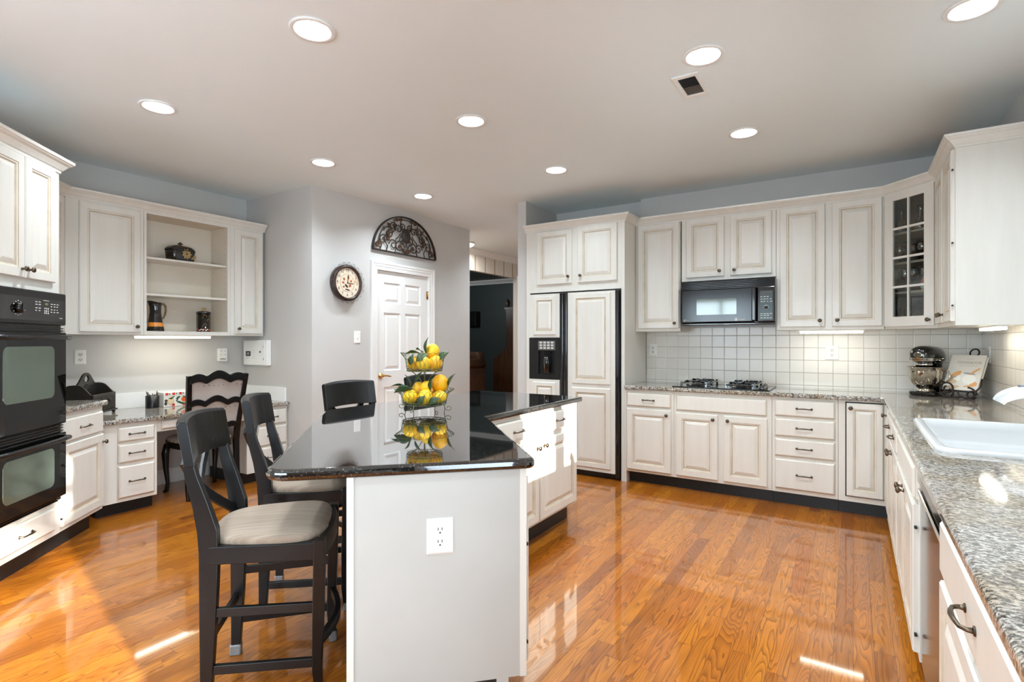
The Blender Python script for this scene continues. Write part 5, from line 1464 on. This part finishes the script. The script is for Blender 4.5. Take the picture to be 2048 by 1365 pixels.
# open shelf things
tu = thing('covered_dish', 'dark lidded ceramic dish with gold leaf decoration on the top open shelf', 'dish', (-5.080, 2.385, 2.0025), R90 + 0.25)
b = bmn(); o_ = rounded(rect(-0.115, 0.115, -0.062, 0.062), 0.03)
prev = None
for s, z in ((0.88, 0.0), (0.92, 0.006), (0.97, 0.06), (1.0, 0.095), (0.97, 0.098)):
    ring = [b.verts.new((x * s, y * s, z)) for x, y in o_]
    if prev:
        for k in range(len(ring)): b.faces.new([prev[k], prev[(k + 1) % len(ring)], ring[(k + 1) % len(ring)], ring[k]]).smooth = True
    else: b.faces.new(ring[::-1])
    prev = ring
b.faces.new(prev); obj('dish', b, ceramic_m, tu)
b = bmn(); prev = None
for s, z in ((1.03, 0.098), (1.03, 0.104), (0.97, 0.118), (0.80, 0.136), (0.5, 0.146), (0.15, 0.149)):
    ring = [b.verts.new((x * s, y * s, z)) for x, y in o_]
    if prev:
        for k in range(len(ring)): b.faces.new([prev[k], prev[(k + 1) % len(ring)], ring[(k + 1) % len(ring)], ring[k]]).smooth = True
    else: b.faces.new(ring[::-1])
    prev = ring
b.faces.new(prev); tl_ = obj('lid', b, ceramic_m, tu)
b = bmn(); lathe(b, [(0, 0.147), (0.012, 0.147), (0.010, 0.153), (0.022, 0.160), (0.018, 0.168), (0.008, 0.172), (0.007, 0.178), (0, 0.18)], 14); obj('knob', b, wood_dark_m, tl_)
b = bmn()
for k in range(9):
    a = PI * 2 * k / 9; t = bmn(); prism(t, [(0.008, -0.006), (0.03, -0.013), (0.050, 0), (0.03, 0.013), (0.008, 0.006)], 0.058, 0.0635, 0, FR @ TR(0.015, 0.072, 0) @ RZ(a)); merge(b, t)
for k in range(3): t = bmn(); prism(t, [(0, -0.003), (0.02, -0.009), (0.04, 0), (0.02, 0.009)], 0.057, 0.0635, 0, FR @ TR(0.055 + k * 0.012, 0.03 + k * 0.02, 0) @ RZ(0.5 - 0.5 * k)); merge(b, t)
obj('gold_flower', b, gold_m, tu)
jg = thing('pitcher', 'tall black pitcher with an orange band on the bottom open shelf', 'pitcher', (-5.065, 2.178, 1.377), R90)
b = bmn(); lathe(b, [(0, 0), (0.066, 0), (0.067, 0.008), (0.060, 0.040), (0.056, 0.075), (0.048, 0.12), (0.042, 0.17), (0.042, 0.21), (0.048, 0.250), (0.046, 0.250), (0.039, 0.21), (0.038, 0.17), (0.04, 0.12), (0.05, 0.02), (0, 0.012)], 28)
for v in b.verts:
    if v.co.z > 0.2 and v.co.x < 0: v.co.x *= 1.0 + 0.28 * (v.co.z - 0.2) / 0.05; v.co.z += 0.012 * (v.co.z - 0.2) / 0.05 * min(1, -v.co.x / 0.05)
obj('body', b, ceramic_m, jg)
b = bmn(); lathe(b, [(0.0605, 0.042), (0.0612, 0.044), (0.0585, 0.060), (0.0572, 0.076), (0.0560, 0.077)], 28, caps=False); obj('orange_band', b, orange_m, jg)
b = bmn(); tube(b, [(0.040, 0, 0.235), (0.062, 0, 0.242), (0.078, 0, 0.225), (0.082, 0, 0.19), (0.076, 0, 0.15), (0.062, 0, 0.118), (0.046, 0, 0.108)], [0.008, 0.009, 0.009, 0.008, 0.008, 0.007, 0.007], 10); obj('handle', b, soft('handle_glaze', (70, 58, 36), (120, 98, 60), 20, 0.2), jg)
cn = thing('lidded_canister', 'black lidded canister with a checked base band on the bottom open shelf', 'canister', (-5.065, 2.580, 1.377), R90)
b = bmn(); lathe(b, [(0, 0), (0.062, 0), (0.063, 0.004), (0.059, 0.010), (0.059, 0.172), (0, 0.172)], 28); obj('body', b, ceramic_m, cn)
b = bmn(); lathe(b, [(0, 0.172), (0.061, 0.172), (0.062, 0.178), (0.061, 0.186), (0.03, 0.194), (0, 0.196)], 28); lc = obj('lid', b, ceramic_m, cn)
b = bmn(); tube(b, [(0.012 * math.cos(a) - 0.004, 0, 0.210 + 0.013 * math.sin(a)) for a in [k * 0.5 for k in range(12)]] + [(0.02, 0, 0.225)], 0.005, 8); lathe(b, [(0, 0.192), (0.008, 0.192), (0.006, 0.202), (0, 0.204)], 10); obj('curled_knob', b, gold_m, lc)
b = bmn()
for k in range(28):
    for j in range(2):
        if (k + j) % 2 == 0:
            a0, a1 = 2 * PI * k / 28, 2 * PI * (k + 1) / 28; z0 = 0.012 + j * 0.008; R_ = 0.0596
            f = b.faces.new([b.verts.new((R_ * math.cos(a), R_ * math.sin(a), z)) for a, z in ((a0, z0), (a1, z0), (a1, z0 + 0.008), (a0, z0 + 0.008))]); f.material_index = (k // 2) % 2
obj('check_band', b, [M_('check_cream', (232, 220, 200), 0.3), M_('check_red', (190, 60, 30), 0.3)], cn)
b = bmn()
for s, z0 in ((-1, 0.06), (1, 0.10), (-1, 0.14)):
    tube(b, [(0.0598 * math.sin(0.35 * s * t) , -0.0598 * math.cos(0.35 * s * t), z0 + 0.02 * math.sin(t * 2.1)) for t in [k * 0.25 for k in range(9)]], 0.0012, 5)
obj('painted_vine', b, gold_m, cn)

# ------------------------------------------------------------------ stand mixer and cookbook
mx = thing('stand_mixer', 'black stand mixer with steel bowl in the corner of the worktop', 'mixer', (0.470, 5.035, 0.8905), math.radians(-25))
b = bmn(); pr = rounded([(-0.095, -0.125), (0.095, -0.125), (0.085, 0.04), (0.075, 0.15), (-0.075, 0.15), (-0.085, 0.04)], 0.05)
slab2d(b, pr, [], 0.0, 0.030, 0, I4, 0.010, 3); obj('base', b, black_gloss, mx)
b = bmn(); prev = None
for z, w, y0, y1 in ((0.02, 0.055, 0.05, 0.145), (0.08, 0.046, 0.07, 0.145), (0.16, 0.042, 0.075, 0.142), (0.225, 0.046, 0.055, 0.145), (0.25, 0.05, 0.02, 0.15)):
    ring = [b.verts.new((x, y, z)) for x, y in rounded(rect(-w, w, y0, y1), 0.025)]
    if prev:
        for k in range(len(ring)): b.faces.new([prev[k], prev[(k + 1) % len(ring)], ring[(k + 1) % len(ring)], ring[k]]).smooth = True
    else: b.faces.new(ring[::-1])
    prev = ring
b.faces.new(prev); obj('column', b, black_gloss, mx)
b = bmn(); prev = None
for y, rx, rz, zc in ((-0.175, 0.030, 0.034, 0.295), (-0.168, 0.050, 0.052, 0.298), (-0.15, 0.062, 0.062, 0.300), (-0.10, 0.069, 0.067, 0.302), (0.0, 0.072, 0.066, 0.302), (0.09, 0.070, 0.064, 0.300), (0.14, 0.060, 0.056, 0.296), (0.165, 0.040, 0.040, 0.290), (0.172, 0.015, 0.018, 0.288)):
    ring = []
    for k in range(28):
        a = 2 * PI * k / 28; c, s = math.cos(a), math.sin(a)
        ring.append(b.verts.new((rx * abs(c) ** 0.8 * (1 if c > 0 else -1), y, zc + rz * (s if s > 0 else 0.82 * abs(s) ** 0.7 * -1))))
    if prev:
        for k in range(28): b.faces.new([prev[k], prev[(k + 1) % 28], ring[(k + 1) % 28], ring[k]]).smooth = True
    else: b.faces.new(ring)
    prev = ring
b.faces.new(prev); hd = obj('motor_head', b, black_gloss, mx)
b = bmn(); prev = None
for z, s in ((0.258, 1.0), (0.281, 1.03)):
    ring = [b.verts.new((x * s, y * s - 0.002, z)) for x, y in rounded(rect(-0.072, 0.072, -0.182, 0.15), [0.0705, 0.0705, 0.05, 0.05])]
    if prev:
        for k in range(len(ring)): b.faces.new([prev[k], prev[(k + 1) % len(ring)], ring[(k + 1) % len(ring)], ring[k]])
    prev = ring
obj('trim_band', b, chrome_m, hd)
b = bmn()
for k, ch in enumerate('KitchenAid'):
    a = math.radians(-44 + k * 9.8); text(b, ch, 0.021, TR(0.0745 * math.sin(a), -0.1135 - 0.0755 * math.cos(a), 0.2695) @ RZ(a) @ RX(PI / 2))
obj('lettering', b, slot_m, hd)
b = bmn(); lathe(b, [(0, -0.001), (1, -0.001), (1, 0.001), (0.9, 0.002), (0, 0.002)], 24, TR(0, -0.1755, 0.302) @ RX(PI / 2) @ Matrix.Diagonal((0.027, 0.021, 1, 1)), 0, False); bd = obj('badge', b, chrome_m, hd)
b = bmn(); box(b, -0.018, 0.018, -0.1785, -0.1774, 0.306, 0.3095); box(b, -0.014, 0.014, -0.1785, -0.1774, 0.298, 0.3015); box(b, -0.016, 0.016, -0.1785, -0.1774, 0.291, 0.2935); obj('badge_lines', b, slot_m, bd)
b = bmn(); lathe(b, [(0, 0.205), (0.030, 0.205), (0.045, 0.212), (0.052, 0.225), (0.052, 0.236), (0.048, 0.262)], 24, TR(0, -0.075, 0), 0, True, False); lathe(b, [(0.0525, 0.222), (0.0545, 0.224), (0.0545, 0.238), (0.0525, 0.240)], 24, TR(0, -0.075, 0), 1, True, False); obj('planetary_hub', b, [black_gloss, chrome_m], mx)
b = bmn(); lathe(b, [(0.0, 0.030), (0.058, 0.030), (0.060, 0.036), (0.048, 0.040), (0.046, 0.052), (0.062, 0.062), (0.090, 0.095), (0.104, 0.135), (0.108, 0.180), (0.110, 0.206), (0.1155, 0.208), (0.115, 0.212), (0.107, 0.210), (0.104, 0.18), (0.098, 0.135), (0.08, 0.09), (0.05, 0.066), (0, 0.062)], 40, TR(0, -0.040, 0)); bw = obj('mixing_bowl', b, bowl_m, mx)
b = bmn(); tube(b, [(0.107, -0.045, 0.185), (0.135, -0.05, 0.190), (0.150, -0.053, 0.17), (0.148, -0.052, 0.13), (0.125, -0.048, 0.105), (0.098, -0.044, 0.108)], 0.006, 8); obj('bowl_handle', b, bowl_m, bw)
b = bmn(); tube(b, [(0.072, -0.02, 0.262), (0.088, -0.02, 0.262)], 0.008, 10); lathe(b, [(0, 0), (0.013, 0), (0.012, 0.008), (0, 0.010)], 14, TR(0.071, 0.06, 0.272) @ RY(PI / 2)); obj('speed_lever', b, chrome_m, mx)

wv = Vector((0.80, -0.60, 0)); nv = Vector((-0.60, -0.80, 0))
BW, BH, BT_ = 0.215, 0.272, 0.028
lean = math.radians(25)
upv = (Vector((0, 0, 1)) * math.cos(lean) - nv * math.sin(lean)).normalized(); fn = wv.cross(upv)
if fn.dot(nv) < 0: fn = -fn
Mb = Matrix(((wv.x, -fn.x, upv.x, 0.628), (wv.y, -fn.y, upv.y, 4.870), (wv.z, -fn.z, upv.z, 0.9475), (0, 0, 0, 1)))
bk = thing('cookbook', 'white cookbook leaning on a scrolled iron stand beside the stand mixer', 'book', (0, 0, 0), 0); bk.matrix_world = Mb
book_m = M_('book_cover_white', (236, 231, 221), 0.3, 0, 0.3)
b = bmn(); box(b, -BW / 2, BW / 2, 0.0, 0.003, 0, BH); box(b, -BW / 2, BW / 2, BT_ - 0.003, BT_, 0, BH); box(b, -BW / 2, -BW / 2 + 0.003, 0.003, BT_ - 0.003, 0, BH); obj('cover', b, book_m, bk)
b = bmn(); box(b, -BW / 2 + 0.003, BW / 2 - 0.006, 0.003, BT_ - 0.003, 0.004, BH - 0.004); obj('pages', b, M_('book_pages', (232, 226, 212), 0.7), bk)
b = bmn(); text(b, 'COOKBOOK', 0.026, TR(0.015, -0.0004, 0.212) @ RX(PI / 2)); box(b, -0.04, 0.07, -0.0008, -0.0002, 0.188, 0.1895); box(b, -0.01, 0.04, -0.0008, -0.0002, 0.240, 0.2415); obj('title', b, M_('title_grey_gold', (176, 168, 152), 0.4), bk)
b = bmn()
def bl(x, z, r1, r2, a, mi, y=0.0003): lathe(b, [(0, y), (1, y), (1, y + 0.0003), (0, y + 0.0003)], 18, RX(PI / 2) @ TR(x, z, 0) @ RZ(a) @ Matrix.Diagonal((r1, r2, 1, 1)), mi, False)
bl(-0.055, 0.112, 0.040, 0.018, 0.9, 1); bl(-0.03, 0.130, 0.018, 0.012, 1.2, 1, 0.0007); bl(-0.045, 0.085, 0.034, 0.026, 0.2, 0); bl(-0.06, 0.062, 0.030, 0.018, 0.1, 2, 0.0007); bl(0.040, 0.085, 0.042, 0.036, 0, 0, 0.0005); bl(0.034, 0.128, 0.040, 0.007, -0.1, 3, 0.0008); bl(0.062, 0.146, 0.040, 0.007, 0.75, 1, 0.001); bl(0.075, 0.05, 0.022, 0.018, 0.3, 1); bl(0.05, 0.035, 0.035, 0.006, 0.2, 1, 0.0009); bl(-0.05, 0.022, 0.045, 0.012, 0.1, 2)
obj('cover_picture', b, [M_('picture_white', (246, 242, 232), 0.4), M_('picture_orange', (230, 168, 104), 0.4), M_('picture_tan', (214, 190, 156), 0.4), M_('picture_slate', (168, 172, 178), 0.4)], bk)
st_ = thing('book_stand', 'wrought iron scroll book stand holding the cookbook', 'book stand', (0.628, 4.870, 0.8905), math.atan2(-0.60, 0.80))
b = bmn()
def sc(pts, r=0.0065): tube(b, pts, r, 8)
for cx in (-0.062, 0.085):
    r_ = 0.048
    sc([(cx + (r_ - 0.030 * k / 26) * math.cos(PI * 1.15 - k * 0.30), -0.020, 0.066 + (r_ - 0.030 * k / 26) * math.sin(PI * 1.15 - k * 0.30)) for k in range(27)] if cx < 0 else [(cx + 0.03 * math.cos(k * 0.3), -0.01, 0.030 + 0.024 * math.sin(k * 0.3)) for k in range(20)])
sc([(-0.062 + 0.042 * math.cos(a), -0.030, 0.036 + 0.030 * math.sin(a)) for a in [PI * 0.95 + k * 0.26 for k in range(18)]])
sc([(0.06 + 0.052 * math.cos(a), -0.025, 0.044 + 0.038 * math.sin(a)) for a in [PI + k * 0.24 for k in range(20)]])
sc([(-0.02, -0.03, 0.012), (0.0, -0.045, 0.008), (0.03, -0.06, 0.007)]); sc([(0.03, -0.03, 0.012), (0.0, -0.045, 0.008), (-0.03, -0.06, 0.007)])
sc([(-0.11, -0.012, 0.050), (0.11, -0.012, 0.050)], 0.005); obj('front_scrolls', b, iron_m, st_)
b = bmn()
sc([(-0.06, -0.01, 0.048), (-0.06, 0.05, 0.047), (-0.06, 0.08, 0.08)], 0.005); sc([(0.06, -0.01, 0.048), (0.06, 0.05, 0.047), (0.06, 0.08, 0.08)], 0.005)
sc([(0.0, 0.045, 0.048), (0.0, 0.085, 0.12), (0.0, 0.165, 0.29)], 0.005)
sc([(0.0 + 0.028 * math.sin(a), 0.165 + 0.010 * (1 - math.cos(a)), 0.318 - 0.028 * math.cos(a)) for a in [k * 0.35 for k in range(19)]], 0.0055)
sc([(0.0, 0.09, 0.13), (0.0, 0.15, 0.06), (0.0, 0.17, 0.006)], 0.005); sc([(-0.06, 0.08, 0.08), (0, 0.085, 0.12), (0.06, 0.08, 0.08)], 0.005)
sc([(0.10, -0.01, 0.050), (0.118, 0.02, 0.085), (0.112, 0.05, 0.14)], 0.0055); obj('back_rest', b, iron_m, st_)

# ------------------------------------------------------------------ glassware behind the corner cabinet door
def gpos(u, v): # u along the diagonal front, v depth behind it
    p = D45 @ Vector((u, v, 0)); return p.x, p.y
def glass(name, label, cat, prof, u, v, z, m, group):
    b = bmn(); lathe(b, prof, 18, caps=False); x, y = gpos(u, v)
    o = obj(name, b, m, None, (x, y, z + 0.0005)); tag(o, label, cat, group); return o
DEC = [(0, 0), (0.045, 0), (0.05, 0.02), (0.046, 0.05), (0.022, 0.085), (0.014, 0.11), (0.013, 0.16), (0.02, 0.185), (0.018, 0.185), (0.011, 0.16), (0.012, 0.11), (0.042, 0.05), (0.042, 0.01), (0, 0.008)]
GOB = [(0, 0), (0.03, 0), (0.028, 0.004), (0.006, 0.008), (0.006, 0.03), (0.03, 0.05), (0.044, 0.08), (0.046, 0.11), (0.036, 0.145), (0.034, 0.145), (0.043, 0.11), (0.041, 0.08), (0.028, 0.053), (0, 0.045)]
WIN = [(0, 0), (0.034, 0), (0.03, 0.004), (0.005, 0.008), (0.004, 0.085), (0.022, 0.10), (0.034, 0.125), (0.034, 0.15), (0.028, 0.18), (0.0265, 0.18), (0.032, 0.15), (0.032, 0.125), (0.02, 0.103), (0, 0.095)]
TUM = [(0, 0), (0.032, 0), (0.034, 0.01), (0.038, 0.135), (0.036, 0.135), (0.032, 0.012), (0, 0.01)]
for u, lab in ((0.03, 'clear glass decanter on the top shelf, left pane'), (0.18, 'clear glass decanter on the top shelf, right pane')): glass('decanter', lab + ' of the glass corner cabinet', 'decanter', DEC, u, 0.12, SHZ[3], clearglass_m, 'decanters in the corner cabinet')
for u, v, lab in ((0.035, 0.10, 'amber goblet behind the left pane on the second shelf'), (0.142, 0.12, 'amber goblet just right of the middle bar on the second shelf'), (0.236, 0.07, 'amber goblet at the right edge on the second shelf'), (0.075, 0.215, 'amber goblet at the back of the second shelf')): glass('goblet', lab + ' of the corner cabinet', 'glass', GOB, u, v, SHZ[2], amberglass_m, 'amber goblets in the corner cabinet')
for u, v, lab in ((0.005, 0.10, 'far left'), (0.080, 0.10, 'left of the middle bar'), (0.150, 0.10, 'right of the middle bar'), (0.217, 0.11, 'at the right')): glass('wine_glass', 'clear wine glass ' + lab + ' on the third shelf of the corner cabinet', 'glass', WIN, u, v, SHZ[1], clearglass_m, 'wine glasses in the corner cabinet')
for u, v, lab in ((0.005, 0.11, 'far left'), (0.085, 0.09, 'left of the middle bar'), (0.163, 0.09, 'right of the middle bar'), (0.243, 0.09, 'far right'), (0.115, 0.19, 'at the back')): glass('tumbler', 'clear tumbler ' + lab + ' on the bottom shelf of the corner cabinet', 'glass', TUM, u, v, SHZ[0], clearglass_m, 'tumblers in the corner cabinet')
og = thing('ornament', 'small orange and white ornament at the right of the corner cabinet third shelf', 'ornament', (gpos(0.270, 0.05)[0], gpos(0.270, 0.05)[1], SHZ[1] + 0.0005))
b = bmn(); lathe(b, [(0, 0), (0.02, 0), (0.026, 0.02), (0.022, 0.05), (0, 0.055)], 16); obj('body', b, plastic_m, og)
b = bmn(); lathe(b, [(0.0, 0.045), (0.026, 0.045), (0.02, 0.07), (0.008, 0.10), (0, 0.11)], 16); obj('cap', b, M_('ornament_orange', (206, 110, 52), 0.4), og)

# ------------------------------------------------------------------ dark room beyond the hall
ac = thing('armchair', 'brown armchair with rolled arm in the dark room beyond the hall', 'armchair', (-6.52, 8.13, 0), -0.3)
b = bmn(); bbox(b, -0.42, 0.42, -0.38, 0.42, 0.14, 0.45, 0.03, 2); obj('seat_base', b, leather_m, ac); ac.scale = (0.92, 0.92, 0.92)
b = bmn(); bbox(b, -0.32, 0.32, -0.40, 0.28, 0.45, 0.60, 0.05, 3); obj('seat_cushion', b, leather_m, ac)
b = bmn(); bbox(b, -0.40, 0.40, 0.26, 0.46, 0.42, 1.18, 0.07, 3); obj('backrest', b, leather_m, ac)
for s in (-1, 1):
    b = bmn(); bbox(b, s * 0.40 - 0.06, s * 0.40 + 0.06, -0.40, 0.40, 0.14, 0.92, 0.02, 2); tube(b, [(s * 0.43, -0.42, 0.93), (s * 0.43, 0.38, 0.93)], 0.095, 14); obj('arm', b, leather_m, ac)
    for y in (-0.33, 0.38):
        b = bmn(); tube(b, [(s * 0.36, y, 0.15), (s * 0.36, y, 0.0)], [0.03, 0.02], 8); obj('leg', b, wood_dark_m, ac)
sd = thing('secretary_desk', 'tall dark wooden slant-front secretary in the dark room beyond the hall', 'desk', (-5.89, 9.25, 0), 0)
b = bmn(); t = bmn(); prism(t, [(-0.26, 0.06), (0.26, 0.06), (0.26, 1.13), (0.02, 1.13), (-0.26, 0.92)], -0.40, 0.40); merge(b, t, FR); box(b, -0.24, 0.25, -0.38, 0.38, 0.0, 0.06); obj('desk_body', b, wood_dark_m, sd)
b = bmn(); box(b, 0.03, 0.25, -0.38, 0.38, 1.13, 1.92); box(b, 0.01, 0.26, -0.40, 0.40, 1.92, 1.97); obj('hutch', b, wood_dark_m, sd)
b = bmn(); box(b, 0.018, 0.030, -0.34, 0.34, 1.20, 1.86); obj('hutch_glass', b, M_('hutch_pane', (120, 124, 126), 0.05, 0.6), sd)
b = bmn(); lathe(b, [(0, 0), (0.05, 0), (0.03, 0.04), (0.05, 0.08), (0.03, 0.14), (0, 0.18)], 12, TR(0.05, -0.34, 1.97)); obj('finial', b, wood_dark_m, sd)
for z in (0.25, 0.48, 0.70):
    b = bmn(); tube(b, [(-0.262, -0.2, z), (-0.29, -0.2, z - 0.01), (-0.29, -0.1, z - 0.01), (-0.262, -0.1, z)], 0.008, 6); obj('drawer_pull', b, brass_m, sd)
wf = thing('wall_speaker', 'dark box mounted on the dark green wall beyond the hall', 'speaker', (-7.32, 9.698, 1.80), 0)
b = bmn(); bbox(b, -0.22, 0.22, -0.18, 0.0, -0.16, 0.16, 0.01, 1); obj('cabinet', b, black_sat, wf)

# ------------------------------------------------------------------ tree outside the patio door (shades the upper part of the low sun)
tw = thing('garden_tree', 'leafy tree standing outside the patio door', 'tree', (6.0, -1.9, -0.1), 0)
b = bmn(); tube(b, [(0, 0, 0), (0.03, 0.02, 1.2), (0.0, 0.05, 2.3), (0.1, 0.0, 3.4)], [0.13, 0.11, 0.09, 0.05], 10); obj('trunk', b, M_('bark', (92, 78, 64), 0.9), tw)
random.seed(21); b = bmn()
for k in range(2600):
    while True:
        x, y, z = random.uniform(-1, 1), random.uniform(-1, 1), random.uniform(-1, 1)
        if x * x + y * y + z * z < 1: break
    c = Vector((x * 1.1, y * 2.4, 3.76 + z * 1.25)); Mr = TR(*c) @ RZ(random.uniform(0, 6.28)) @ RX(random.uniform(0, 3.14)); s = random.uniform(0.07, 0.13)
    b.faces.new([b.verts.new(Mr @ Vector(q)) for q in ((-s, 0, 0), (0, -s * 0.45, 0.01), (s, 0, 0), (0, s * 0.45, 0.01))])
obj('foliage', b, M_('tree_leaves', (74, 92, 48), 0.7), tw)
